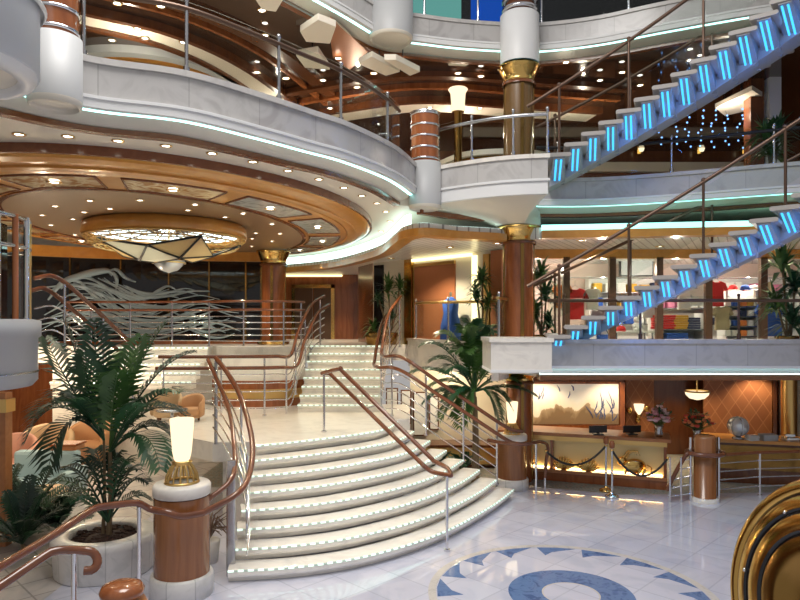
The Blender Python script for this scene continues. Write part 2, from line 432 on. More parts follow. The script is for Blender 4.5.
# lower slatted ceiling with bright cove
m_, nt_, b_ = nmat('slat_ceiling')
br=nt_.nodes.new('ShaderNodeTexBrick'); nt_.links.new(coord(nt_,'Object',(1,1,1),(0,0,math.radians(-62))),br.inputs['Vector'])
br.inputs['Scale'].default_value=1; br.inputs['Brick Width'].default_value=30; br.inputs['Row Height'].default_value=.16; br.inputs['Mortar Size'].default_value=.012
for k,c in (('Color1',(.78,.75,.71,1)),('Color2',(.73,.70,.67,1)),('Mortar',(.30,.27,.25,1))): br.inputs[k].default_value=c
nt_.links.new(br.outputs['Color'],b_.inputs['Base Color']); b_.inputs['Roughness'].default_value=.3; b_.inputs['Metallic'].default_value=.0
cv=spline([(-9,21.9,0),(-6.,21.9,0),(-4.0,21.3,0),(-2.1,19.5,0),(-.6,16.2,0),(-.1,13.7,0),(.08,12.7,0),(.45,12.25,0),(1.1,12.65,0),(1.75,12.9,0),(2.12,13.08,0)],6)
cvr=spline([(2.75,12.6,0),(3.6,12.5,0),(4.6,12.35,0),(5.6,12.2,0),(6.6,12.05,0),(7.7,11.8,0),(9.0,11.2,0),(12,10.2,0)],6)
sl=struct(MB().prism([(p.x,p.y) for p in cv]+[(2.3,13.25)]+[(p.x,p.y+.25) for p in cvr]+[(12,23),(-9,23)],5.08,5.30).build('ceiling_slatted','slat_ceiling'))
for c_,nm in ((cv,'wood_trim'),(cvr,'wood_trim')):
    MB().sweep(c_,[(.06,5.20),(.06,5.05),(-.22,5.05),(-.22,5.20)],smooth=False).build(nm,'wood_honey',sl)
MB().sweep(cv[:38],[(-.05,5.21),(-.05,5.52),(-.10,5.52),(-.10,5.21)]).build('cove_light','cove_soft',sl)
MB().sweep(cv[37:],[(-.05,5.21),(-.05,5.31),(-.10,5.31),(-.10,5.21)]).build('cove_light','cove_soft',sl)
MB().sweep(cvr,[(-.05,5.21),(-.05,5.32),(-.10,5.32),(-.10,5.21)]).build('cove_light','cove_teal',sl)
# oval wooden dome ----------------------------------------------------
OC=Vector((-4.7,13.7,0)); RX,RY=4.1,5.9
def oval(off,n=96): return ellipse(OC.x,OC.y,RX-off,RY-off,n)
def oval_sweep(prof):   # profile as absolute inward offset; built ring by ring so that it keeps an even width
    b=MB(); n=96; vs=[]
    for o,z in prof: vs+= [p+Vector((0,0,z)) for p in oval(o,n)]
    fs=[(i*n+k,i*n+(k+1)%n,(i+1)*n+(k+1)%n,(i+1)*n+k) for i in range(len(prof)-1) for k in range(n)]
    return b.add(vs,fs,True)
def band(name,prof,mat,par):
    b=MB()
    for i in range(len(prof)-1):
        q=oval_sweep([prof[i],prof[i+1]]); b.add(q.v,q.f,True)
    return b.build(name,mat,par,fix=False)
dome=struct(band('ceiling_dome',[(0,5.60),(0,5.47),(.05,5.47)],'wood_trim',None))
band('outer_molding',[(.05,5.47),(.10,5.44),(.22,5.41),(.36,5.40),(.36,5.37),(.44,5.36),(.52,5.36),(.56,5.39),(.56,5.37),(.66,5.36)],'wood_honey',dome)
band('panel_ring',[(.62,5.37),(1.46,5.345)],'wood_honey',dome)
band('inner_molding',[(1.46,5.345),(1.46,5.325),(1.54,5.325),(1.54,5.335)],'wood_trim',dome)
band('ceiling_disc',[(1.54,5.335),(2.0,5.33),(3.0,5.33),(4.09,5.33)],'brown_ceiling',dome)

def coffer(name,c1,c2):
    m,nt,b=nmat(name); f=noise(nt,coord(nt,'Object',(1,1,1)),2.2,5,2.)
    nt.links.new(ramp(nt,f,[(.35,c1),(.5,c2),(.62,c1)]),b.inputs['Base Color']); b.inputs['Roughness'].default_value=.15; b.inputs['Metallic'].default_value=.25
coffer('panel_bronze',(.55,.27,.09),(1.,.80,.50)); coffer('panel_silver',(.50,.52,.46),(.86,.88,.80))  # bright streaks put the panels' reflected light into their colour
NP=13; PANELS=[]
for k in range(NP):
    a0=2*PI*(k+.10)/NP+.12; a1=2*PI*(k+.90)/NP+.12
    fr=MB(); pn=MB(); n=8
    def arc(off,z): return [Vector((OC.x+(RX-off)*math.cos(a0+(a1-a0)*i/n),OC.y+(RY-off)*math.sin(a0+(a1-a0)*i/n),z)) for i in range(n+1)]
    o1,o2=arc(.70,5.358),arc(1.38,5.342)
    loop=o1+o2[::-1]
    fr.tube(loop,.020,6,closed=True)
    i1,i2=arc(.71,5.355),arc(1.37,5.339)
    vs=i1+i2; pn.add(vs,[(i,i+1,n+1+i+1,n+1+i) for i in range(n)])
    f=fr.build('panel_frame','wood_trim',dome); pn.build('inset_panel','panel_silver' if k in (11,12,0,1) else 'panel_bronze',f)
    am=(a0+a1)/2; PANELS.append(Vector((OC.x+(RX-1.04)*math.cos(am),OC.y+(RY-1.04)*math.sin(am),5.336)))
# downlights ---------------------------------------------------------
def downlight_proto():
    t=thing('recessed_downlight','small recessed downlight in the cream ceiling band along the balcony edge','ceiling light',(0,0,0),'downlights in the cream ceiling band')
    MB().lathe([(.050,0),(.075,0),(.075,-.012),(.050,-.012),(.050,0)],(0,0,0),14).build('trim_ring','brass_soft',t)
    MB().lathe([(.0,-.002),(.050,-.004),(.050,0),(0,0)],(0,0,0),14).build('lens','white_bulb',t)
    return t
DL=downlight_proto(); DLN=[0]
def downlight(loc,label,group,s=1.):
    o = DL if DLN[0]==0 else copy_tree(DL)
    DLN[0]+=1
    o.location=loc; o['label']=label; o['group']=group; o.scale=(s,)*3
    return o
for px,py in ((19,134),(68,136),(118,140.5),(166,145.5),(212,153),(253,161.5),(288,170.5),(319,179),(344,187.5),(362,195.5),(377,203),(386,211.5),(390,221),(381,231)):
    downlight(F(px,py,5.588),'small recessed downlight in the cream ceiling band around the oval wooden dome','downlights in the cream ceiling band')
for px,py in ((90,200.5),(110,208.5),(84,212),(140,200),(195,204.6),(188,210),(225,217),(243,213.4),(272,224),(256,233),(280,233.5),(252,238.5),(252,246),(272,241),(55,206),(42,215),(73,219),(51,225),(75,235)):
    if 0: pass
    q=F(px,py,5.328)
    downlight(q+Vector((0,0,.0)),'small warm downlight in the brown oval ceiling around the chandelier','downlights in the brown oval ceiling',.9)
for q in PANELS: downlight(q,'warm downlight in a framed bronze panel of the oval wooden ceiling ring','downlights in the framed ceiling panels',1.3)
for px,py in ((436,236),(450,247),(391,258),(322,268),(497,243),(581,240),(660,246),(600,237)):
    downlight(F(px,py,5.078),'square white downlight in the slatted metal ceiling','downlights in the slatted ceiling',1.3)
for px,py in ((458,212),(498,205)):
    q=F(px,py,5.598); downlight(q,'tiny downlight under the short white balcony by the brass capital','downlights under the short balcony',.7)
# back walls ----------------------------------------------------------
struct(MB().box(-13,.4,22.6,22.8,Z6,5.4).build('wall_back','wood_cherry'))
# dark glass wall behind the stage
gp=spline([(-10.5,15.2,0),(-8.6,16.6,0),(-6.5,17.4,0),(-3.7,17.9,0)],6)
gw=struct(MB().sweep(gp,[(0,Z6),(0,5.35),(-.06,5.35),(-.06,Z6)]).build('wall_dark_glass','dark_glass'))
MB().sweep(gp,[(.10,5.36),(.10,5.08),(-.1,5.08),(-.1,5.36)]).build('wood_trim','wood_honey',gw)
MB().sweep(gp,[(.10,Z6+.0),(.10,Z6+.10),(-.1,Z6+.10),(-.1,Z6)]).build('wood_base','wood_cherry',gw)
for u in (.18,.34,.5,.66,.8,.93):
    p=at(gp,u); MB().box(p.x-.02,p.x+.02,p.y-.06,p.y-.01,Z6,5.1).build('mullion','brass_dark',gw)
# walls of the deck-6 gallery
aw0,aw1=Vector((-.75,18.2,0)),Vector((2.35,14.7,0))
agw=struct(MB().sweep([(-1.3,22.6),(-1.25,19.5),(-.75,18.2)],[(0,Z6),(0,5.1),(-.1,5.1),(-.1,Z6)]).build('wall_hall_side','wood_dark'))
sw=struct(MB().sweep([aw0,aw1],[(0,Z6),(0,5.1),(-.1,5.1),(-.1,Z6)]).build('wall_shop_angled','stone_light'))
def onwall(u,off): 
    d=(aw1-aw0).normalized(); n=Vector((d.y,-d.x,0)); return aw0.lerp(aw1,u)+n*off
def wallbox(u0,u1,z0,z1,o0,o1,name,mat,par=sw):
    a,b,c,d=onwall(u0,o0),onwall(u1,o0),onwall(u1,o1),onwall(u0,o1)
    return MB().prism([a,b,c,d],z0,z1).build(name,mat,par)
wallbox(.30,.36,Z6,5.06,0,.1,'gold_pilaster','brass')
wallbox(.37,.68,Z6,4.85,0,.04,'copper_inset','copper_panel')
wallbox(.37,.68,4.85,4.93,0,.06,'gold_header','brass_soft')
wallbox(.80,.83,Z6,5.0,0,.05,'lit_strip','yellow_cove')
wallbox(.88,.92,Z6,5.0,0,.08,'gold_pilaster','brass_soft')
wallbox(.93,1.0,Z6,5.06,0,.08,'copper_inset','copper_panel')
wallbox(.36,.80,4.99,5.06,.02,.10,'cove_light','yellow_cove')
wallbox(.02,.10,Z6,5.0,0,.05,'dark_inset','black_gloss')
# far cove strip and door of the hall
MB().box(-4.9,-2.0,22.45,22.58,5.0,5.06).build('cove_light','yellow_cove',bpy.data.objects['wall_back'])
dr=thing('door_1','dark bronze double door with a gold frame in the hall above the stairs','door',(-3.0,22.55,Z6),kind='structure')
MB().box(-3.95,-1.6,22.5,22.58,Z6,5.02).build('surround','wood_cherry',dr)
for a,b in ((-3.62,-3.02),(-2.98,-2.38)): MB().box(a,b,22.42,22.5,Z6,4.6).build('door_leaf','bronze_dark',dr)
MB().box(-3.74,-3.62,22.4,22.5,Z6,4.72).build('door_frame','brass',dr)
MB().box(-2.38,-2.26,22.4,22.5,Z6,4.72).build('door_frame','brass',dr)
MB().box(-3.74,-2.26,22.4,22.5,4.6,4.72).build('door_frame','brass',dr)
# ceiling + back wall over the lower decks
struct(MB().prism([(.3,16.2),(.9,15.2),(2.2,14.6),(2.7,12.6),(12,12.6),(12,18),(.3,18)],2.36,2.42).build('ceiling_reception','cream'))
# ---- columns ---------------------------------------------------------
def column(x,y,r,z0,z1,label,name='column',sl=0,capz=.3,mat='wood_cherry'):
    t=thing(name,label,'column',(x,y,z0))
    b=MB().lathe([(r,z0),(r,z1-capz)],(x,y,0),28); b.build('shaft',mat,t)
    b=MB()
    for k in range(4):
        a=2*PI*k/4-PI/2+.05; b.box(x+math.cos(a)*r-.035,x+math.cos(a)*r+.035,y+math.sin(a)*r-.02,y+math.sin(a)*r+.02,z0,z1-capz,a+PI/2,(x+math.cos(a)*r,y+math.sin(a)*r))
    b.build('inlay_strip','brass_dark',t)
    b=MB().lathe([(r+.01,z1-capz),(r+.03,z1-capz+.02),(r+.02,z1-capz+.05),(r+.04,z1-capz*.62),(r+.09,z1-capz*.3),(r+.135,z1-.03),(r+.135,z1),(0,z1)],(x,y,0),36)
    b.build('capital','brass',t)
    MB().lathe([(r+.05,z1-capz-.06),(r+.05,z1-capz),(r,z1-capz)],(x,y,0),28).build('necking','wood_trim',t)
    return t
CX,CY=2.42,13.25
c6=column(CX,CY,.30,Z6,5.36,'copper wood column with brass capital under the short white balcony')

c7=column(CX,CY,.29,Z7,8.62,'dark bronze column with brass capital rising behind the short balcony railing',capz=.34,mat='bronze_wood')
MB().lathe([(.39,8.62),(.39,9.60),(.36,9.63),(0,9.63)],(CX,CY-.1,0),32).build('drum','white_paint',c7)
MB().lathe([(.30,9.6),(.30,10.6),(0,10.6)],(CX,CY-.1,0),28).build('sleeve','wood_dark',c7)
for k in range(5): MB().lathe([(.30,9.68+.17*k),(.36,9.69+.17*k),(.36,9.74+.17*k),(.30,9.75+.17*k)],(CX,CY-.1,0),28).build('chrome_band','chrome',c7)
c5=column(CX+.17,14.1,.27,0,2.36,'copper wood column on the lobby floor behind the small lamp pedestal',capz=.2)
cS=column(-3.35,17.2,.31,Z6,5.30,'copper wood column with fluted brass capital at the edge of the stage',capz=.34)
MB().lathe([(.42,Z6),(.42,Z6+.08),(.34,Z6+.1)],(-3.35,17.2,0),24).build('base','brass',cS)
# ---- deck 7 interior -------------------------------------------------
ed8=[]
for i,p in enumerate(e8):
    t=(e8[min(i+1,len(e8)-1)]-e8[max(i-1,0)]).normalized(); ed8.append((p.x-t.y*.42,p.y+t.x*.42))
struct(MB().prism(ed8+[(11,11),(13,11),(13,21),(-13,21),(-13,6),(-5,6)],8.90,9.2).build('ceiling_upper','mirror_brown'))
w72=struct(MB().box(-13,13,20.8,21,Z7,8.9).build('wall_upper_back','wood_dark'))
struct(MB().box(12.0,12.2,7,21,0,12).build('wall_right','wood_dark'))
struct(MB().box(-13.2,-13,2,23,0,12).build('wall_left','wood_dark'))
def flatring(path,w,z,t,name,mat,par,closed=False):
    return MB().sweep(path,[(0,z),(0,z-t),(-w,z-t),(-w,z)],closed=closed).build(name,mat,par)
cu=bpy.data.objects['ceiling_upper']
ra=spline([F(60,4,8.82),F(90,13,8.82),F(170,33,8.82),F(240,65,8.82),F(300,108,8.82)],8)
for p in ra: p.z=0
flatring(ra,.50,8.9,.10,'cream_band','cream_light',cu)
def off(path,d):
    out=[]
    for i,p in enumerate(path):
        t=(path[min(i+1,len(path)-1)]-path[max(i-1,0)]).normalized(); out.append(Vector((p.x+t.y*d,p.y-t.x*d,0)))
    return out
flatring(off(ra,.12),.12,8.9,.16,'wood_band','wood_dark',cu)
flatring(off(ra,-.50),.14,8.9,.15,'wood_band','wood_dark',cu)
flatring(off(ra,.75),.08,8.9,.10,'wood_band','wood_cherry',cu)
flatring(off(ra,1.2),.30,8.9,.08,'wood_band','wood_dark',cu)
rb=spline([F(322,114,8.82),F(345,110,8.82),F(420,101,8.82),F(510,106,8.82),F(600,112,8.82)],8)
for p in rb: p.z=0
flatring(rb,.75,8.9,.10,'cream_band','cream_light',cu)
flatring(off(rb,.14),.14,8.9,.16,'wood_band','wood_dark',cu)
flatring(off(rb,1.0),.14,8.9,.12,'wood_band','wood_cherry',cu)
flatring(off(rb,1.7),.2,8.9,.12,'wood_band','wood_dark',cu)
ov=ellipse(-5.7,15.1,2.15,2.3,64)
b=MB().sweep(ov,[(0,8.9),(0,8.75),(-.25,8.75),(-.25,8.9)],closed=True); b.build('oval_band','cool_paint',cu)
ov=ellipse(-5.7,15.1,1.75,1.9,64); MB().sweep(ov,[(0,8.9),(0,8.8),(-.2,8.8),(-.2,8.9)],closed=True).build('wood_band','wood_honey',cu)
MB().prism(ellipse(-5.7,15.1,1.5,1.6,48),8.86,8.9).build('dome_panel','brass_soft',cu)
for px,py in ((117,3),(161,6),(138,28),(183,42),(224,57),(257,72),(112,40),(145,38),(262,10),(322,32),(265,35),(300,108),(338,58),(286,78),(430,108),(458,109),(480,108),(330,108),(458,73),(481,76),(374,73),(400,62),(357,87),(323,80),(566,62),(622,72),(600,80),(690,60),(700,66),(640,85)):
    q=F(px,py,8.79); downlight(q,'tiny bright downlight in the dark upper gallery ceiling','downlights in the upper gallery ceiling',1.1)
# hanging cream ceiling panels of the upper gallery
for i,(pts,lab) in enumerate(((((300,32),(318,20),(336,27),(330,44),(306,42)),'cream box shaped panel hanging under the upper gallery ceiling near the ring light'),
    (((296,56),(318,52),(330,70),(305,68)),'pale tilted panel hanging below the cream box panel in the upper gallery'),
    (((358,64),(372,57),(400,72),(386,76)),'wide cream slat panel under the upper gallery ceiling beside the copper soffit'),
    (((384,60),(396,60),(420,72),(410,76)),'narrow cream slat panel under the upper gallery ceiling near the white drum'),
    (((250,-8),(288,-8),(276,12),(262,10)),'white sloping panel hanging high above the curved glass balustrade'))):
    zz=8.55; q=[F(a,b_,zz) for a,b_ in pts]
    t=MB().prism(q,zz,zz+.12).build('ceiling_baffle','ceiling_cream',bevel=.01); tag(t,lab,'ceiling panel')
    c=sum(q,Vector())/len(q); MB().tube([(c.x,c.y,zz+.12),(c.x,c.y,8.9)],.015,6).build('hanger','black',t)
cs_=[F(330,18,8.86),F(344,30,8.86),F(368,52,8.86),F(350,70,8.86),F(333,58,8.86),F(330,36,8.86)]
MB().prism(cs_,8.86,8.9).build('copper_soffit','copper_panel',cu)
# deck 8 backdrop
struct(MB().box(-9,13,17.5,17.7,Z8,16).build('wall_top_back','black_gloss'))
struct(MB().prism(ed8+[(11,11),(13,11),(13,21),(-13,21),(-13,6),(-5,6)],9.2,Z8).build('floor_top_gallery','wood_dark'))
# ================================================================== STAIRS
bot=resample(spline([F(228,583),F(300,578),F(370,566),F(440,543),F(490,515),F(512,498)],10),44)
top=resample(spline([F(255.7,444.7,ZL),F(318,438,ZL),F(379,429.5,ZL),F(396,421,ZL)],10),44)
for p in bot+top: p.z=0
def curve(t): return [top[i].lerp(bot[i],t) for i in range(44)]      # t=0 landing edge, 1 bottom riser
def outward(c,d):
    o=[]
    for i,p in enumerate(c):
        t=(c[min(i+1,43)]-c[max(i-1,0)]).normalized(); o.append(Vector((p.x+t.y*d,p.y-t.x*d,0)))
    return o
gs=thing('curved_staircase','wide white marble steps fanning out from the landing down to the lobby floor','staircase',(-1,11,0))
NR=8; R_=ZL/NR
for k in range(NR):                     # k=0 lowest
    t0=1-k/(NR-1); z=(k+1)*R_
    c0=curve(t0); c1=curve(max(t0-1/(NR-1),-.12)) if k<NR-1 else outward(curve(0),-.29)
    zb=max(0,z-R_)
    s=MB().prism(outward(c0,-.05)+c1[::-1],zb+(.001 if k==0 else 0),z-.005).build('step','marble_step',gs)
    ns=MB(); ns.sweep(c0,[(.0,z),(.03,z-.012),(.04,z-.035),(.04,z-.075),(.02,z-.105),(-.06,z-.11),(-.06,z-.003),(-.30,z-.003),(-.30,z)]); ns.build('nosing','marble_step',s)
    MB().sweep(c0,[(.028,z-.006),(.037,z-.010),(.044,z-.026),(.03,z-.03)]).build('light_strip','step_lights',s)
# landing
lp=[(p.x,p.y) for p in outward(curve(0),-.295)]+[(-.05,13.25),(.2,13.35),(.22,15.7),(-2.3,15.8),(-5.1,15.7),(-5.1,12.6),(-4.6,12.0),(-3.1,10.75)]
lp=[(p[0],p[1]) for p in lp]
ld=struct(MB().prism(lp,ZL-.32,ZL).build('floor_landing','marble_step'))
MB().prism([(-2.42,10.75),(-2.3,10.6),(-.4,12.1),(.1,13.4),(.1,15.6),(-3.0,15.6),(-3.0,11.0)],0,ZL-.32).build('landing_base','marble_white',ld)
struct(MB().box(-8.5,-3.0,15.9,16.1,0,Z6-.4).build('wall_under_landing','marble_white'))
struct(MB().box(-13,-8.5,17.9,18.1,0,Z6).build('wall_lounge_back','wood_cherry'))
# upper flight
uf=thing('straight_staircase','straight flight of white marble steps rising from the landing to the upper hall','staircase',(-1.3,14.3,ZL))
XL,XR=-2.25,-.42; Y0=14.35
for k in range(8):
    y=Y0+.30*k; z=ZL+.175*(k+1)
    s=MB().box(XL,XR,y,y+.36,z-.175,z-.002).build('step','marble_step',uf)
    p=[Vector((XL-.01,y,0)),Vector((XR+.01,y,0))]
    MB().sweep(p,[(.0,z),(.03,z-.01),(.03,z-.07),(0,z-.09),(-.05,z-.09),(-.05,z-.003),(-.3,z-.003),(-.3,z)]).build('nosing','marble_step',s)
    MB().sweep(p,[(.026,z-.010),(.037,z-.012),(.037,z-.032),(.026,z-.032)]).build('light_strip','step_lights',s)
# flight on the far side of the stage
sf=thing('side_staircase','white lit steps behind the tall palm, rising to the stage beside its railing','staircase',(-5.6,13.3,ZL))
for k in range(3,8):
    y=13.2+.31*k; z=ZL+.175*(k+1)
    s=MB().box(-7.6,-4.55,y,y+.36,z-.175,z-.002).build('step','marble_step',sf)
    p=[Vector((-7.6,y,0)),Vector((-4.54,y,0))]
    MB().sweep(p,[(.0,z),(.03,z-.01),(.03,z-.07),(0,z-.09),(-.05,z-.09),(-.05,z-.003),(-.3,z-.003),(-.3,z)]).build('nosing','marble_step',s)
    MB().sweep(p,[(.026,z-.010),(.037,z-.012),(.037,z-.032),(.026,z-.032)]).build('light_strip','step_lights',s)
# curved stage front between the two flights
sp=spline([(-4.52,15.7,0),(-4.2,15.35,0),(-3.4,15.2,0),(-2.7,15.4,0),(-2.28,15.75,0)],8)
sw_=struct(MB().sweep(sp,[(0,2.05),(0,Z6+.02),(-.3,Z6+.02),(-.3,2.05)]).build('wall_stage_front','marble_step'))
MB().sweep(sp,[(.02,1.85),(.02,2.05),(-.1,2.05),(-.1,1.85)]).build('wood_band','wood_cherry',sw_)
MB().sweep(sp,[(-.05,1.62),(-.05,1.85),(-.15,1.85),(-.15,1.62)]).build('gold_band','brass_soft',sw_)
MB().sweep(sp,[(.02,ZL),(.02,1.62),(-.1,1.62),(-.1,ZL)]).build('wood_band','wood_cherry',sw_)
struct(MB().prism([(p.x,p.y) for p in sp]+[(-2.28,16.5),(-4.52,16.5)],Z6-.2,Z6+.005).build('floor_stage_apron','marble_white'))

# ================================================================== RAILINGS
def offset_path(path,lat):
    o=[]
    for i,p in enumerate(path):
        t=(path[min(i+1,len(path)-1)]-path[max(i-1,0)]); t.z=0
        t = t.normalized() if t.length>1e-6 else Vector((1,0,0))
        o.append(Vector((p.x+t.y*lat,p.y-t.x*lat,p.z)))
    return o
UP=Vector((0,0,1))
def railing(name,label,path,bar_end=1.,rails=((1.28,0),(1.05,.10)),bars=(.88,.70,.52,.34,.16),posts=(),group=None,railmat='wood_rail',barmat='chrome',pr=.022,rr=.038,br=.013,post_h=None,cat='railing',glassm=None,dense=60,ends=True):
    path=[Vector(p) for p in path]; path=resample(path,dense)
    t=thing(name,label,cat,path[0],group)
    for h,lat in rails:
        q=[p+UP*h for p in offset_path(path,lat)]
        MB().tube(q,rr,10).build('handrail',railmat,t)
    for h in bars:
        MB().tube([p+UP*h for p in path[:max(2,int(bar_end*len(path)))]],br,6).build('rail_bar',barmat,t)
    ph=post_h or rails[0][0]
    for u in posts:
        p=path[int(round(u*(dense-1)))]
        b=MB().tube([p,p+UP*(ph-.02)],pr,8); b.tube([p,p+UP*.03],pr*2,10)
        po=b.build('post',barmat,t)
        if len(rails)>1:
            h,lat=rails[1]; q=offset_path(path,lat)[int(round(u*(dense-1)))]
            MB().tube([p+UP*(h-.06),q+UP*h],.012,6).build('bracket',barmat,po)
    if glassm:
        h0,h1=glassm
        b=MB(); n=len(path); vs=[p+UP*h0 for p in path]+[p+UP*h1 for p in path]
        b.add(vs,[(i,i+1,n+i+1,n+i) for i in range(n-1)]); g=b.build('glass_panel','clear_glass',t)
        so=g.modifiers.new('thickness','SOLIDIFY'); so.thickness=.012
    return t
def V(*a): return Vector(a)
# right side of the staircase: from the upper hall down to the small lamp pedestal
r1=spline([V(.02,16.6,Z6),V(-.28,15.6,2.36),V(-.40,14.6,1.62),V(-.36,13.9,ZL),V(.05,13.35,ZL),V(.75,13.1,.98),V(1.5,13.0,.48),V(2.15,12.95,.06),V(2.45,12.9,.0)],8)
railing('stair_railing','twin wooden handrails over steel bars along the staircase down to the small lamp pedestal',r1,bar_end=.92,posts=(.02,.16,.30,.43,.52,.66,.80,.91),rails=((1.26,0),(1.03,.16)))
# left side of the upper flight, turning along the stage front
r2=spline([V(-1.95,16.75,Z6),V(-2.2,16.2,2.6),V(-2.38,15.2,1.95),V(-2.42,14.4,ZL),V(-2.62,13.85,ZL),V(-3.2,13.7,ZL),V(-4.6,13.6,ZL),V(-5.05,13.6,ZL)],8)
railing('stair_railing','twin wooden handrails bending from the straight flight along the landing before the stage front',r2,posts=(.03,.2,.38,.52,.62,.78,.99),rails=((1.26,0),(1.03,-.15)))
# stage railing
r3=spline([V(-8.2,15.9,Z6),V(-6.6,15.95,Z6),V(-4.6,15.75,Z6),V(-4.1,15.45,Z6),V(-3.4,15.3,Z6),V(-2.75,15.5,Z6),V(-2.35,15.95,Z6)],8)
railing('stage_railing','long steel barred railing at the edge of the stage before the dark glass',r3,rails=((1.08,0),(.88,0)),bars=(.73,.58,.43,.28,.14),posts=(.1,.26,.42,.58,.74,.9,.99),rr=.03)
# rails of the far flight (behind the tall palm)
r4=spline([P(34,278,10.6)-UP*1.2,P(58,278,10.9)-UP*1.2,P(96,310,11.6)-UP*1.2,P(134,346,12.4)-UP*1.2],6)
railing('stair_railing','sloping pair of wooden handrails behind the tall palm near the grey drum',r4,posts=(.22,.62,.98),rails=((1.2,0),(1.0,-.25)),bars=(.7,.5,.3,.12))
# left side of the curved staircase, from the big lamp pedestal up to the landing
l1=spline([V(-2.40,7.95,1.10),P(238,493,8.15),P(250,472,8.6),P(252,440,9.1),P(241,398,9.8),P(228,374,10.3),P(216,358,10.6)],8)
def free_rail(name,label,q,lat=None,cat='railing',**k):
    t=thing(name,label,cat,q[0]); MB().tube(resample(q,60),.04,10).build('handrail','wood_rail',t)
    return t
t=free_rail('stair_railing','curved twin wooden handrail climbing from the big lamp pedestal beside the staircase',l1)
l1b=[p+Vector((-.16,.1,.0)) for p in spline([V(-2.3,8.2,1.15),P(243,478,8.5),P(243,440,9.2),P(236,405,9.8),P(216,360,10.62)],8)]
MB().tube(resample(l1b,60),.034,10).build('handrail','wood_rail',t)
fl1=resample(l1,60)
def floor_under(p):
    # step height under a point near the left edge of the flight
    if p.y>10.5: return ZL
    u=(p.y-8.54)/(10.54-8.54)
    return max(0,min(NR,math.ceil(u*(NR-1)+.001)))*R_ if u>0 else 0
for h in (.26,.42,.58,.74,.90):
    MB().tube([p-UP*h*(1.25 if p.z>1.4 else 1.) +Vector((-.05,.0,0)) for p in fl1[16:]],.013,6).build('rail_bar','chrome',t)
p0=P(216,360,10.6); MB().tube([V(p0.x,p0.y,ZL),p0],.03,8).build('post','steel',t)
p0=P(231,460,8.75); b=MB(); b.box(p0.x-.06,p0.x+.06,p0.y-.03,p0.y+.03,0.,p0.z); b.build('post','steel',t,bevel=.02)
p0=P(247,455,9.0); MB().tube([V(p0.x,p0.y,.36),p0],.02,8).build('post','chrome',t)
p0=fl1[40]; MB().tube([V(p0.x+.0,p0.y,floor_under(p0)),p0],.02,8).build('post','chrome',t)
# free-standing twin handrail in the middle of the staircase
t=thing('center_handrail','free standing twin wooden handrail down the middle of the staircase on two steel posts','railing',F(447,551))
pT=F(324,432,ZL); pB=F(447,551)
a0=V(pT.x,pT.y,2.50); a1=V(pT.x+.25,pT.y+.1,2.50)
q1=[a0+V(-.04,0,0),a0+V(.10,0,0),P(424,466,9.95),P(433,472,9.9),pB+UP*1.13+V(.06,.0,0)]
q2=[a0+V(-.04,.02,0),P(340,369,11.3),P(434,461,10.25),P(447,468,10.0),pB+UP*1.13+V(.06,.0,0)]
def rnd(q): return spline([q[0],q[1],q[1].lerp(q[2],.04),q[1].lerp(q[2],.5),q[1].lerp(q[2],.96),q[2],q[3],q[4]],6)
MB().tube(rnd(q1),.036,10).build('handrail','wood_rail',t); MB().tube(rnd(q2),.036,10).build('handrail','wood_rail',t)
for u in (.42,.78): MB().tube([q1[1].lerp(q1[2],u),q2[1].lerp(q2[2],u)],.014,6).build('cross_bar','chrome',t)
for a,b_ in ((pT,2.49),(pB,1.12)):
    b=MB().tube([V(a.x,a.y,ZL if a is pT else 0),V(a.x,a.y,b_)],.022,10); b.tube([V(a.x,a.y,ZL if a is pT else 0),V(a.x,a.y,(ZL if a is pT else 0)+.03)],.05,12); b.build('post','chrome',t)
# handrails in the lower corner -----------------------------------------
q=[P(-40,590,5.6),P(0,567,6.0),P(50,537,6.6),P(92,510,7.2),P(104,506.5,7.35),P(132,503,7.6),P(141,504,7.7),P(150,509,7.8),P(166,512,7.75),V(-2.62,7.8,1.1),V(-2.40,7.95,1.10)]
t=thing('handrail','long wooden handrail rising from the corner to the big lamp pedestal','railing',F(138,592))
MB().tube(resample(spline(q,6),50),.042,12).build('handrail','wood_rail',t)
pp=P(139,507,7.68); MB().tube([V(pp.x,pp.y,0),pp],.024,10).build('post','chrome',t)
q=[P(-40,612,5.0),P(0,586,5.3),P(46,555,5.65),P(54,551.5,5.7),P(64,550,5.75),P(82,550.5,5.85),P(92,552,5.88),P(97,558,5.88),P(97,565,5.85),P(92,570,5.82),P(84,571,5.8)]
t=thing('handrail','shorter wooden handrail with a scrolled end, below the longer corner handrail','railing',P(74,600,5.8))
MB().tube(resample(spline(q,6),50),.040,12).build('handrail','wood_rail',t)
pp=P(74,552,5.8); MB().tube([V(pp.x,pp.y,0),pp],.024,10).build('post','chrome',t)
# turned newel cap
c=P(122,590,5.9)
t=thing('newel_post','round wooden newel post with a domed cap beside the big lamp pedestal','post',V(c.x,c.y,0))
MB().lathe([(.0,.0),(.16,0),(.16,.08),(.12,.12),(.12,c.z-.16),(0.,c.z-.16)],(c.x,c.y,0),24).build('shaft','wood_cherry',t)
MB().lathe([(.12,-.18),(.20,-.17),(.22,-.13),(.20,-.09),(.14,-.07),(.14,-.06)],(c.x,c.y,c.z),28).build('collar','wood_orange',t)
MB().lathe([(.14,-.06),(.185,-.045),(.195,.0),(.17,.045),(.10,.07),(0,.078)],(c.x,c.y,c.z),28).build('cap','wood_cherry',t)

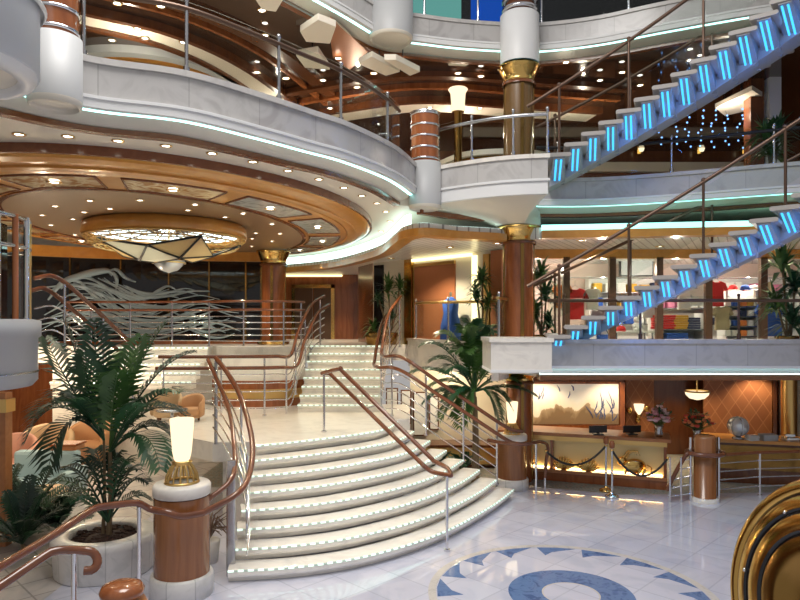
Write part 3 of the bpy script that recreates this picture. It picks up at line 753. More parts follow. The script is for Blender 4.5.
# ================================================================== BLUE-LIT CURVED STAIRS
BLUE_SPINES=[]
def blue_stairs(z0,label,raillabel,n=19,x0=2.72,y0=11.72,hstart=11,hend=44,first_tread=0):
    t=thing('curved_open_staircase',label,'staircase',V(x0,y0,z0))
    pts=[]; p=V(x0,y0,z0); run=.295; rise=.172; hs=[]
    for k in range(n+1):
        h=math.radians(hstart+(hend-hstart)*k/14); hs.append(h); pts.append(p.copy())
        p=p+V(math.cos(h)*run,-math.sin(h)*run,rise)
    W=1.9; mid=1.0
    def inn(k): return V(math.sin(hs[k]),math.cos(hs[k]),0)      # away from the atrium
    def fw(k): return V(math.cos(hs[k]),-math.sin(hs[k]),0)
    for k in range(n):
        a=pts[k]; u=inn(k); f=fw(k)
        # tread: slab with rounded ends, seen edge on
        b=MB(); prof=[]
        for i in range(9): 
            an=PI/2+PI*i/8; prof.append((-.03+.035*math.cos(an),-.035+.035*math.sin(an)))
        for i in range(9):
            an=-PI/2+PI*i/8; prof.append((.325+.035*math.cos(an),-.035+.035*math.sin(an)))
        m=len(prof); vs=[a+f*s+UP*zz for s,zz in prof]+[a+u*W+f*s*1.08+UP*zz for s,zz in prof]
        b.add(vs,[tuple(range(m))[::-1],tuple(range(m,2*m))]+[(i,(i+1)%m,m+(i+1)%m,m+i) for i in range(m)])
        tr=b.build('tread','tread_stone',t)
        for side in (0,1):
            e0=a+u*(.03 if side==0 else W-.03); e1=a+u*(mid-.12 if side==0 else mid+.12)
            def sec(e,w0,w1,hh): return [e+f*w0+UP*-.07,e+f*w1+UP*-.07,e+f*w1+UP*(-.07-hh),e+f*w0+UP*(-.07-hh)]
            s0=sec(e0,.05,.245,.03); s1=sec(e1,.0,.30,.29)
            b=MB().add(s0+s1,[(0,1,2,3),(7,6,5,4),(0,4,5,1),(1,5,6,2),(2,6,7,3),(3,7,4,0)])
            br_=b.build('bracket','stair_grey',tr)
            if side==0:
                for w in (.10,.185):
                    A=e0+f*w+UP*(-.07-.04); B=e1+f*(w+.0)+UP*(-.07-.30)
                    MB().tube([A.lerp(B,.04),A.lerp(B,.90)],.017,8).build('light_tube','blue_tube',tr)
    # spine
    path=[pts[k]+inn(k)*mid+UP*-.37 for k in range(n+1)]
    b=MB()
    for k in range(n):
        pass
    vs=[]
    for k,q in enumerate(path):
        u=inn(k); vs+=[q-u*.24+UP*.12,q+u*.24+UP*.12,q+u*.24-UP*.10,q-u*.24-UP*.10]
    b.add(vs,[(4*k+j,4*k+(j+1)%4,4*(k+1)+(j+1)%4,4*(k+1)+j) for k in range(n) for j in range(4)]+[(3,2,1,0),(4*n,4*n+1,4*n+2,4*n+3)])
    b.build('spine','stone_grey',t); BLUE_SPINES.append(path)
    rl=thing('stair_railing',raillabel,'railing',pts[0])
    for side in (0,1):
        q=[pts[k]+inn(k)*(.06 if side==0 else W-.06)+f_*0+UP*1.12 for k in range(n+1) for f_ in (fw(k),)]
        pre=q[0]+(q[0]-q[1])*1.4
        MB().tube([pre]+q,.032,8).build('handrail','bronze_dark',rl)
        for k in range(0,n,4):
            pb=pts[k]+inn(k)*(.06 if side==0 else W-.06)+fw(k)*.15
            po=MB().tube([pb,pb+UP*1.22],.024,8).build('post','bronze_dark',rl)
            MB().sphere(pb+UP*1.24,.04,10,8).build('finial','bronze_dark',po)
        g=[pts[k]+inn(k)*(.06 if side==0 else W-.06) for k in range(n+1)]
        N=n+1; b=MB().add([p+UP*.22 for p in g]+[p+UP*1.02 for p in g],[(i,i+1,N+i+1,N+i) for i in range(n)]); gg=b.build('glass_panel','clear_glass',rl)
        so=gg.modifiers.new('thickness','SOLIDIFY'); so.thickness=.012
    return t
struct(MB().prism([(6.75,7.75),(8.45,8.9),(9.2,9.9),(11.9,9.9),(11.9,6.2),(7.9,6.2)],5.75,6.30).build('floor_gallery_side','marble_grey'))
struct(MB().prism([(6.75,7.75),(8.45,8.9),(9.2,9.9),(11.9,9.9),(11.9,6.2),(7.9,6.2)],9.05,9.58).build('floor_top_side','marble_grey'))
blue_stairs(3.20,'open curved staircase with blue light tubes starting at the deck above the reception desk','dark handrails and posts of the lower blue lit staircase')
blue_stairs(6.48,'open curved staircase with blue light tubes starting at the short white balcony, the upper one','dark handrails and posts of the upper blue lit staircase')
simple('drum_paint',(.46,.465,.47),.45)
def drum(name,label,px,pyb,d,r,z1,tilt=.25,bands=0,mat='drum_paint',n=36):
    c=P(px,pyb,d); z0=c.z
    t=thing(name,label,'pillar drum',V(c.x,d,z0),kind='structure')
    MB().lathe([(r,.0),(r,z1-z0),(r*.9,z1-z0),(0,z1-z0)],c,n,shear=tilt if False else 0).build('body',mat,t)
    MB().lathe([(r,0),(r*.97,-.05),(r*.88,-.07),(r*.88,-.03),(r*.82,-.02),(0,-.02)],c,n).build('bottom_cap','cream',t)
    if bands:
        MB().lathe([(r*.86,z1-z0),(r*.86,z1-z0+bands)],c,n).build('wood_sleeve','wood_cherry',t)
        for i in range(5):
            z=z1-z0+.06+i*(bands-.1)/4
            b=MB().lathe([(r*.86,z-.018),(r*.92,z-.012),(r*.92,z+.012),(r*.86,z+.018)],c,n); b.build('chrome_band','chrome',t)
        MB().lathe([(r*.9,z1-z0+bands-.03),(r*.95,z1-z0+bands),(0,z1-z0+bands+.02)],c,n).build('top_disc','chrome',t)
    return t
drum('pillar_drum','white round drum with a chrome banded wooden sleeve between the curved and the short balcony',425,206,11.98,.30,Z7T+.05,bands=.92)
drum('pillar_drum','white drum with a cream underside at the joint of the topmost balcony',391,38,12.75,.43,Z8T+.3)
drum('pillar_drum','narrow white drum with a banded wooden sleeve beside the big overhanging drum',55,101,6.7,.26,Z7T+.05,bands=.9)
c=P(-62,69,5.0); r=.67
t=thing('balcony_drum','large white overhanging drum with a cream underside high in the corner','balcony drum',c,kind='structure')
MB().lathe([(r,.03),(r+.02,.04),(r+.02,1.6),(0,1.6)],c,56).build('body','cool_paint',t)
MB().lathe([(r,.03),(r-.02,-.02),(r-.12,-.04),(r-.14,0),(r-.14,.03)],c,56).build('rim','white_paint',t)
MB().lathe([(r-.14,.02),(r-.3,.03),(0,.04)],c,56).build('bottom_cap','cream',t)
MB().lathe([(r+.05,.55),(r+.07,.58),(r+.05,.61),(r+.02,.6)],c,56).build('edge_band','white_paint',t)
# grey curved landing drum + glass lift at the left
c=V(-4.70,6.6,2.76); r=.90
t=thing('lift_landing','grey curved landing balustrade below the glass lift shaft','balcony drum',c,kind='structure')
MB().lathe([(r-.05,0),(r,.06),(r,.50),(r+.03,.52),(r+.03,.68),(r-.05,.70),(0,.70)],c,56).build('body','stone_grey',t)
MB().lathe([(r-.05,0),(0,0)],c,56).build('underside','cream',t)
MB().lathe([(r+.005,.14),(r+.012,.15),(r+.005,.16)],c,56).build('groove_band','steel',t)
t=thing('glass_lift','glass lift shaft with slim lit frame posts above the grey curved landing','lift',V(-4.45,6.6,3.46))
MB().lathe([(.78,3.47),(.78,4.5)],V(-4.68,6.6,0),40).build('glass_wall','clear_glass',t,fix=False)
for k,(a,m,rr) in enumerate(((-.05,'wood_cherry',.03),(-.32,'chrome',.02),(-.55,'brass_soft',.02),(-.8,'chrome',.025),(-1.1,'yellow_cove',.012),(-1.4,'chrome',.02),(.25,'chrome',.03),(.6,'brass_soft',.02))):
    x=-4.68+.80*math.cos(a); y=6.6+.80*math.sin(a)
    MB().tube([V(x,y,3.46),V(x,y,4.52)],rr,8).build('frame_post',m,t)
for z in (4.5,4.2): MB().tube([p+UP*z for p in ellipse(-4.68,6.6,.8,.8,40)],.022,8,closed=True).build('ring_bar','steel',t)
MB().tube([V(-4.33,6.1,4.45),V(-4.2,6.0,4.25),V(-3.98,6.15,4.05),V(-3.93,6.3,3.95)],.03,8).build('curved_arm','cool_paint',t)
MB().lathe([(.6,3.47),(.6,4.45),(0,4.45)],V(-4.68,6.6,0),16,smooth=False).build('cab','black_gloss',t)

# ================================================================== GLASS BALUSTRADES
def px_posts(path,pxs):
    q=resample(path,80); return [min(range(80),key=lambda i:abs(400+q[i].x/q[i].y*FOC-px))/79 for px in pxs]
def glass_rail(name,label,path,z,posts,h=.82,r=.022,railm='bronze_dark',postm='steel',top=True,gh=None):
    path=resample([V(p.x,p.y,z) for p in path],80)
    t=thing(name,label,'balustrade',path[0])
    if top: MB().tube([p+UP*(h-.08) for p in path],.032,10).build('handrail',railm,t)
    g=[p for p in path]; n=len(g); b=MB().add([p+UP*.06 for p in g]+[p+UP*((gh or h)) for p in g],[(i,i+1,n+i+1,n+i) for i in range(n-1)])
    gg=b.build('glass_panel','clear_glass',t); so=gg.modifiers.new('thickness','SOLIDIFY'); so.thickness=.012
    for u in posts:
        p=path[int(round(u*79))]
        b=MB().tube([p-UP*.0,p+UP*h],r,8); b.tube([p,p+UP*.10],r*1.7,8); b.sphere(p+UP*(h+.02),r*1.5,8,6); b.build('post',postm,t)
    return t
e7i=[p for p in offset_path(e7,-.14)]
g0=glass_rail('glass_balustrade','curved glass balustrade with dark handrail on top of the big curved balcony',e7i[20:-4],Z7T,px_posts(e7i[20:-4],(87,189,277,341,387)),h=.86)
glass_rail('glass_balustrade','glass balustrade along the short white balcony beside the column',offset_path(e7b,-.14),Z7T,(.0,.35,.72,1.),h=.80,railm='steel')
glass_rail('glass_balustrade','glass balustrade on the right balcony behind the blue staircases',offset_path(e7c,-.14),Z7T,(.05,.3,.5,.68,.85,1),h=.72,railm='black')
glass_rail('glass_balustrade','glass balustrade of the topmost balcony',offset_path(e8,-.14),Z8T,(.2,.3,.38,.46,.55,.66,.8,.9),h=.85,postm='chrome',railm='steel')
glass_rail('glass_balustrade','glass balustrade over the reception fascia before the shop window',[V(2.75,12.12,0),V(10.8,12.12,0)],3.11,(.04,.22,.44,.66,.85),h=.80,railm='bronze_dark',postm='bronze_dark')
glass_rail('glass_balustrade','curved glass balustrade above the pale marble edge by the palm',offset_path(e6b,-.12)[3:],3.02,(.0,.3,.6,.97),h=.95,railm='brass_soft',postm='chrome')
# banded wooden lamp drum behind the balustrade + uplights
t=thing('urn_lamp','glowing cream urn lamp behind the chrome banded drum of the upper gallery','lamp',P(458,135,14.5))
c=P(458,112,14.5)
MB().lathe([(.16,Z7-c.z),(.16,Z7-c.z+.05),(.09,Z7-c.z+.1),(.09,-.02),(.14,0)],c,16).build('stand','brass_dark',t)
MB().lathe([(.10,0),(.17,.05),(.15,.18),(.17,.42),(.22,.50),(.20,.52),(0,.50)],c,20).build('shade','lamp_glow',t)

# ================================================================== CHANDELIER
CC=V(-4.59,12.8,0); CS=1.40
t=thing('chandelier','big round chandelier of lit glass and pale fabric kites in the oval ceiling','chandelier',V(CC.x,CC.y,5.0))
MB().lathe([(r_*CS,z_) for r_,z_ in ((1.04,5.33),(1.08,5.30),(1.10,5.12),(1.06,5.06),(1.0,5.06),(.98,5.10),(.98,5.32))],CC,64).build('wooden_drum','wood_honey',t)
dm=MB().lathe([(r_*CS,z_) for r_,z_ in ((.98,5.14),(.8,5.20),(.5,5.26),(0,5.29))],CC,48).build('lit_dome','dome_glow',t)
b=MB()
for k in range(12):
    a=2*PI*k/12; b.tube([V(CC.x+math.cos(a)*.97*CS,CC.y+math.sin(a)*.97*CS,5.10),V(CC.x+math.cos(a)*.5*CS,CC.y+math.sin(a)*.5*CS,5.20),V(CC.x+math.cos(a)*.12*CS,CC.y+math.sin(a)*.12*CS,5.23)],.014,6)
for r,z in ((.75,5.15),(.5,5.20),(.25,5.22)): b.tube([p+UP*z for p in ellipse(CC.x,CC.y,r*CS,r*CS,40)],.014,6,closed=True)
b.build('grid_frame','bronze_dark',dm)
b=MB()
for k in range(40):
    a=2*PI*k/40; a2=a+2*PI/40
    b.tube([V(CC.x+math.cos(a)*1.08*CS,CC.y+math.sin(a)*1.08*CS,5.06),V(CC.x+math.cos(a2)*.95*CS,CC.y+math.sin(a2)*.95*CS,4.88)],.008,5)
    b.tube([V(CC.x+math.cos(a2)*1.08*CS,CC.y+math.sin(a2)*1.08*CS,5.06),V(CC.x+math.cos(a)*.95*CS,CC.y+math.sin(a)*.95*CS,4.88)],.008,5)
for r,z in ((1.08,5.06),(1.02,4.98),(.95,4.88)): b.tube([p+UP*z for p in ellipse(CC.x,CC.y,r*CS,r*CS,48)],.012,6,closed=True)
b.build('lattice_ring','brass_soft',t)
K={'A':P(97,238,12.3),'B':P(147,245,11.5),'C':P(140,260,11.9),'D':P(201,236,11.5),'E':P(180,258,11.5),'G':P(213,256,12.2),'H':P(156,262,12.1),'I':P(240,246,12.6),'J':P(118,250,12.9),'L':P(192,262,12.9),'N':P(124,256,12.6)}
def kite(names,mat='canvas_kite'):
    pts=[K[n] for n in names]; c=sum(pts,Vector())/len(pts)
    nrm=(pts[1]-pts[0]).cross(pts[2]-pts[0]).normalized()*.008
    n=len(pts); b=MB().add([p+nrm for p in pts]+[p-nrm for p in pts],[tuple(range(n)),tuple(range(n,2*n))[::-1]]+[(i,(i+1)%n,n+(i+1)%n,n+i) for i in range(n)])
    k=b.build('fabric_kite',mat,t)
    MB().tube(pts,.026,6,closed=True).build('kite_frame','black',k)
for q in ('ABC','BDE','DGE','BEHC','ANC','GIL','NHC','EGL'): kite(q,'canvas_kite' if q not in ('BEHC','ABC') else 'canvas_pale')
c=P(169,263,12.3)
MB().lathe([(.30,.04),(.26,-.04),(.16,-.14),(0,-.19)],c,24).build('glass_bowl','crystal',t)
MB().tube([p+c for p in ellipse(0,0,.30,.30,28)],.014,6,closed=True).build('bowl_ring','brass_soft',t)
MB().tube([c-UP*.1,V(c.x,c.y,5.2)],.015,6).build('rod','brass_soft',t)

# ================================================================== LAMP PEDESTALS
def pedestal(px,pyb,rw,h,label,lamp_label,s=1.):
    b0=F(px,pyb); x,y=b0.x,b0.y
    t=thing('lamp_pedestal',label,'pedestal',b0)
    MB().lathe([(0,0),(rw+.045*s,0),(rw+.045*s,.24*s),(rw+.03*s,.27*s),(rw,.27*s)],b0,40).build('base','planter_stone',t)
    MB().lathe([(rw,.26*s),(rw,h-.16*s)],b0,40).build('drum','wood_pedestal',t)
    MB().lathe([(rw,h-.15*s),(rw+.012*s,h-.14*s),(rw+.015*s,h-.03*s),(rw-.01*s,h),(0,h)],b0,40).build('cap','marble_white',t)
    l=thing('table_lamp',lamp_label,'lamp',V(x,y,h))
    b=MB()
    for k in range(14):
        a=2*PI*k/14; ca,sa=math.cos(a),math.sin(a)
        b.tube([V(x+ca*r_,y+sa*r_,h+z_) for r_,z_ in ((.20*s,.01),(.185*s,.10*s),(.14*s,.19*s),(.10*s,.24*s))],.014*s,6)
    for r_,z_ in ((.20*s,.012),(.10*s,.24*s)): b.tube([V(x,y,h+z_)+p for p in ellipse(0,0,r_,r_,28)],.02*s,6,closed=True)
    b.lathe([(0,.23*s),(.11*s,.23*s),(.13*s,.27*s),(.10*s,.28*s)],V(x,y,h),20)
    b.build('basket_base','brass_soft',l)
    MB().lathe([(.0,.25*s),(.06*s,.255*s),(.095*s,.29*s),(.115*s,.38*s),(.135*s,.60*s),(.15*s,.80*s),(.145*s,.81*s),(.13*s,.79*s),(0,.76*s)],V(x,y,h),28).build('glass_shade','lamp_glow',l)
    return t,V(x,y,h)
p1,top1=pedestal(182,593,.34,1.40,'big round wooden pedestal with marble cap at the foot of the corner handrail','glowing glass lamp on a brass basket base on the big pedestal')
p2,top2=pedestal(512,488,.30,1.12,'smaller wooden pedestal with marble cap at the end of the staircase railing','glowing glass lamp on the smaller pedestal before the copper column',.82)
# cap of wooden rail round the small pedestal
t=thing('handrail','short wooden rail curling from the small lamp pedestal to the rope barrier post','railing',P(540,492,13.1))
MB().tube(spline([P(488,440,12.85),P(505,443,12.6),P(525,444,12.5),P(541,442,12.8),P(548,447,13),P(546,462,13),P(545,478,13)],6),.035,10).build('handrail','wood_rail',t)
pp=P(536,444,12.55); MB().tube([V(pp.x,pp.y,0),pp],.022,8).build('post','chrome',t)
pp=P(545,478,13); MB().tube([V(pp.x,pp.y,0),pp],.022,8).build('post','chrome',t)
# right pillar with steel rails
c=F(705,501)
t=thing('wood_pillar','slim wooden pillar with a rail collar standing before the rope barrier and reception desk','pillar',c)
MB().lathe([(0,0),(.24,0),(.24,.06),(.20,.08),(.20,1.22),(.17,1.26),(0,1.26)],c,28).build('shaft','wood_pedestal',t)
MB().lathe([(.245,0),(.245,.07),(.2,.08)],c,28).build('base','marble_white',t)
for k in range(2): MB().tube([c+V(-.27+.54*k,.02,0),c+V(-.27+.54*k,.02,1.22)],.03,8).build('side_post','chrome',t)
MB().tube([c+UP*.93+p for p in ellipse(0,0,.33,.30,36)],.045,8,closed=True).build('rail_collar','wood_rail',t)
t=thing('stair_railing','curved wooden rail with steel bars sweeping down beside the slim wooden pillar','railing',F(668,500))
q=spline([c+V(-.30,-.05,.93),P(686,455,12.4),P(677,470,12.5),P(670,484,12.55),P(667,490,12.6)],6)
MB().tube(q,.04,10).build('handrail','wood_rail',t)
for k in range(5):
    z=.15+.17*k; MB().tube([c+V(-.25,0,z),P(668+k*3,490,12.55)*1+UP*(z-P(668,490,12.55).z-.1)],.014,6).build('rail_bar','chrome',t)
for px in (670,681): 
    pp=F(px,502); MB().tube([pp,pp+UP*.85],.02,8).build('post','chrome',t)
# steel rail to the right
ra_=[c+V(.30,.1,0),c+V(1.2,.35,0),c+V(2.4,.5,0)]
railing('steel_railing','straight steel barred railing between the slim wooden pillar and the brass drum',ra_,rails=((.86,0),),bars=(.70,.54,.38,.2),posts=(.45,.98),rr=.03,railmat='wood_trim')

# ================================================================== BRASS RING OBJECT
simple('brass_mid',(.58,.35,.10),.16,1.)
def brass_ring():
    C0=P(836,612,3.6); t=thing('brass_drum','huge polished brass ringed drum end in the lower corner','brass drum',V(C0.x,C0.y,0))
    ax=V(-.93,-.30,.16).normalized(); RS=1.06
    R=ax.to_track_quat('Z','Y').to_matrix()
    prof=[(.70,-.30),(.71,-.05),(.69,.0),(.66,.03),(.63,.035),(.615,.02),(.60,.035),(.57,.06),(.53,.065),(.515,.05),(.50,.065),(.46,.09),(.41,.09),(.395,.07),(.38,.09),(.33,.105),(.27,.10),(.25,.08),(.0,.08)]
    def lp(p0,p1,mat,name):
        b=MB().lathe([(a*RS,z*RS) for a,z in prof[p0:p1+1]],(0,0,0),72); b.v=[tuple(C0+R@Vector(v)) for v in b.v]; b.build(name,mat,t)
    lp(0,1,'black_gloss','rim'); lp(1,2,'black_gloss','groove'); lp(2,5,'brass_mid','outer_ring'); lp(5,6,'black_gloss','groove'); lp(6,8,'brass_mid','middle_ring'); lp(8,10,'black_gloss','groove'); lp(10,12,'brass_mid','inner_ring'); lp(12,14,'black_gloss','groove'); lp(14,18,'brass_dark','hub')
    b=MB()
    b.tube([C0-ax*.2,V(C0.x+.3,C0.y+.2,0)],.25,16); b.build('pedestal','brass_dark',t)
    for k in range(7):
        a=2*PI*k/7+.4; q=C0+R@Vector((.53*math.cos(a)*RS,.53*math.sin(a)*RS,.066*RS)); MB().sphere(q,.012,8,6).build('stud','chrome',t)
brass_ring()

# ================================================================== RECEPTION
# back walls
rb_=struct(MB().box(2.6,12,16.9,17.1,0,2.4).build('wall_reception','wood_cherry'))
m_,nt_,b_=nmat('diamond_wood')
ck=nt_.nodes.new('ShaderNodeTexBrick'); ck.offset=0
nt_.links.new(coord(nt_,'Object',(1,1,.62),(0,math.radians(45),0)),ck.inputs['Vector'])
sp_=nt_.nodes.new('ShaderNodeSeparateXYZ'); cb_=nt_.nodes.new('ShaderNodeCombineXYZ')
nt_.links.new(ck.inputs['Vector'].links[0].from_socket,sp_.inputs[0]); nt_.links.new(sp_.outputs[0],cb_.inputs[0]); nt_.links.new(sp_.outputs[2],cb_.inputs[1]); nt_.links.new(cb_.outputs[0],ck.inputs['Vector'])
ck.inputs['Scale'].default_value=1; ck.inputs['Brick Width'].default_value=.21; ck.inputs['Row Height'].default_value=.21; ck.inputs['Mortar Size'].default_value=.007
for k_,c_ in (('Color1',(.30,.115,.045,1)),('Color2',(.25,.09,.035,1)),('Mortar',(.40,.18,.08,1))): ck.inputs[k_].default_value=c_
nt_.links.new(ck.outputs['Color'],b_.inputs['Base Color']); b_.inputs['Roughness'].default_value=.35
def wallpanel(px0,px1,d0,d1,mat,name,z0=0,z1=2.38):
    a,b=P(px0,400,d0),P(px1,400,d1); return MB().prism([(a.x,a.y),(b.x,b.y),(b.x,b.y+.06),(a.x,a.y+.06)],z0,z1).build(name,mat,rb_)
wallpanel(626,654,16.8,16.8,'diamond_wood','panel')
wallpanel(654,704,16.85,16.85,'wood_dark','dark_panel')
wallpanel(704,772,16.3,15.9,'diamond_wood','panel')
wallpanel(773,777,15.9,15.9,'wood_dark','dark_panel')
wallpanel(780,860,16.6,16.6,'stone_light','pale_panel')
a=P(789,400,15.2); MB().lathe([(.17,0),(.17,2.36)],V(a.x,a.y,0),24).build('brass_column','brass_soft',rb_)
# landscape picture, emitting its own colours faintly
m_,nt_,b_=nmat('picture_paper')
v_=coord(nt_,'Generated'); n1=noise(nt_,coord(nt_,'Generated',(2.2,1,.5)),2.2,4,.4)
sz_=nt_.nodes.new('ShaderNodeSeparateXYZ'); nt_.links.new(v_,sz_.inputs[0])
ad_=nt_.nodes.new('ShaderNodeMath'); ad_.operation='MULTIPLY_ADD'; ad_.inputs[1].default_value=-1.1; nt_.links.new(n1,ad_.inputs[0]); nt_.links.new(sz_.outputs[2],ad_.inputs[2])
pw_=nt_.nodes.new('ShaderNodeMath'); pw_.operation='ADD'; pw_.inputs[1].default_value=.60; nt_.links.new(ad_.outputs[0],pw_.inputs[0])
col=ramp(nt_,pw_.outputs[0],[(.20,(.22,.14,.07)),(.33,(.42,.30,.17)),(.36,(.80,.72,.54)),(.7,(.86,.82,.72))])
n2=noise(nt_,coord(nt_,'Generated',(16,1,4),(0,.5,0)),1.6,4,2.5)
k2=ramp(nt_,n2,[(.60,(1,1,1)),(.66,(.16,.20,.38)),(.8,(.16,.20,.38))])
mx=nt_.nodes.new('ShaderNodeMix'); mx.data_type='RGBA'; mx.blend_type='MULTIPLY'; mx.inputs[0].default_value=1
nt_.links.new(col,mx.inputs[6]); mx.inputs[7].default_value=(1,1,1,1); nt_.links.new(mx.outputs[2],b_.inputs['Base Color'])
nt_.links.new(mx.outputs[2],b_.inputs['Emission Color']); b_.inputs['Emission Strength'].default_value=.22
t=thing('wall_picture','wide cream landscape picture with dark twig marks behind the reception desk','picture',P(575,425,16.2))
a=P(526,384,16.2); b=P(618,424,16.2)
MB().box(a.x,b.x,16.15,16.2,b.z,a.z).build('panel','picture_paper',t)
MB().box(a.x-.1,b.x+.1,16.1,16.6,b.z-.16,b.z-.02).build('wood_ledge','wood_cherry',t)
simple('ink_blue',(.10,.13,.28),.6); rn_=random.Random(4); tw=MB()
for k in range(26):
    u=.72+.24*rn_.random() if k>7 else .05+.5*rn_.random(); x=a.x+(b.x-a.x)*u; z=b.z+(a.z-b.z)*(rn_.uniform(.05,.45) if k>7 else rn_.uniform(.6,.9)); an=rn_.uniform(.9,2.2); L=rn_.uniform(.15,.42) if k>7 else .18
    tw.tube([V(x,16.148,z),V(x+math.cos(an)*L*.5+.02,16.146,min(a.z-.02,z+math.sin(an)*L*.5)),V(x+math.cos(an)*L,16.148,min(a.z-.02,z+math.sin(an)*L))],[.012,.016,.004],5)
tw.build('twig_print','ink_blue',t)
MB().box(b.x+.02,b.x+.14,16.1,16.85,b.z-.02,a.z+.05).build('side_frame','wood_cherry',t)
MB().box(a.x,b.x+.1,16.2,16.8,0,a.z+.06).build('backing','wood_cherry',t)
# sconce, bowl light
t=thing('wall_sconce','small glowing brass sconce on the diamond panelled wall behind the desk','sconce',P(639,407,16.7))
c=P(639,406,16.7); MB().lathe([(.03,-.22),(.10,-.1),(.13,.05),(.02,.05)],c,16).build('cup','lamp_glow',t); MB().sphere(c+V(0,.03,-.2),.08,10,8,(1,.6,1.4)).build('bracket','brass',t)
for dx,dz in ((-.22,-.12),(.22,-.08),(.0,-.36)): MB().sphere(c+V(dx,.06,dz),.07,8,6,(1,.4,1.2)).build('leaf_ornament','brass',t)
t=thing('ceiling_bowl_light','white glowing bowl light hanging under the dark reception ceiling','ceiling light',P(697,393,15))
c=P(697,394,14.8); MB().lathe([(.26,.05),(.24,-.02),(.16,-.10),(0,-.14)],c,24).build('bowl','lamp_glow',t); MB().lathe([(.27,.045),(.28,.06),(.24,.08)],c,24).build('rim','brass_soft',t); MB().tube([c+UP*.05,V(c.x,c.y,2.37)],.02,8).build('stem','brass_soft',t)
# desk
dA,dB=F(500,476),F(667,490)
dv=(dB-dA).normalized(); dn=V(dv.y,-dv.x,0)
def D(u,o,z): q=dA.lerp(dB,u)+dn*o; return V(q.x,q.y,z)
def deskbox(u0,u1,o0,o1,z0,z1,name,mat,par,bev=0):
    pts=[D(u0,o0,0),D(u1,o0,0),D(u1,o1,0),D(u0,o1,0)]
    return MB().prism(pts,z0,z1).build(name,mat,par,bevel=bev)
t=thing('reception_desk','long wooden reception desk with gold backlit niches holding animal and shell reliefs','desk',dA)
deskbox(0,1,-.7,-.12,0,.98,'body','wood_cherry',t)
deskbox(-.02,1.02,-.78,.12,.98,1.05,'worktop','wood_orange',t,.01)
deskbox(0,1,-.12,.03,0,.18,'plinth','wood_cherry',t); deskbox(0,1,-.12,.06,.18,.25,'lower_ledge','wood_orange',t)
deskbox(0,1,-.12,.06,.88,.98,'upper_rail','brass_soft',t)
simple('gold_leaf',(.85,.64,.30),.4,.35)
for u0,u1 in ((.0,.32),(.34,.985)):
    deskbox(u0,u1,-.12,-.10,.25,.88,'niche_back','gold_leaf',t)
    deskbox(u0+.01,u1-.01,-.07,-.045,.26,.285,'niche_light','gold_glow',t)
for u in (.0,.33,.99): deskbox(u-.008,u+.008,-.12,.05,.25,.9,'niche_post','wood_cherry',t)
def relief(u,seed,s):
    rnd=random.Random(seed); c=D(u,-.04,.25); b=MB()
    # crouching animal with curved horns, or a ribbed shell
    def loc(x,z,o=0): return D(u,-.03+o,.0)+dv*x+UP*(.27+z)
    if seed%2:
        b.sphere(loc(0,.14*s),.16*s,14,10,(1.3,.45,.85)); b.sphere(loc(-.22*s,.22*s,.02),.08*s,10,8,(1.2,.6,1))
        for sx in (-.12,.10,.18): b.tube([loc(sx*s,.1*s,.03),loc((sx-.05)*s,.0,.05)],[.04*s,.02*s],8)
        for sx in (0,.05): b.tube([loc((-.2+sx)*s,.28*s,.02),loc((-.12+sx)*s,.40*s,.02),loc((.0+sx)*s,.42*s,.03),loc((.04+sx)*s,.34*s,.03)],[.02*s,.018*s,.014*s,.006*s],6)
        b.tube([loc(.2*s,.18*s,.02),loc(.28*s,.14*s,.03),loc(.27*s,.04*s,.03)],.015*s,6)
    else:
        for k in range(9):
            a=PI*(.1+.8*k/8); b.tube([loc(0,.0,.02),loc(math.cos(a)*.12*s,math.sin(a)*.13*s,.05),loc(math.cos(a)*.24*s,math.sin(a)*.26*s,.02)],[.012*s,.035*s,.02*s],8)
        b.sphere(loc(0,.03*s),.07*s,10,8,(1.4,.6,.8))
    b.build('animal_relief' if seed%2 else 'shell_relief','brass',t)
relief(.16,2,1.0); relief(.40,2,1.0); relief(.55,4,1.0); relief(.82,1,1.15)
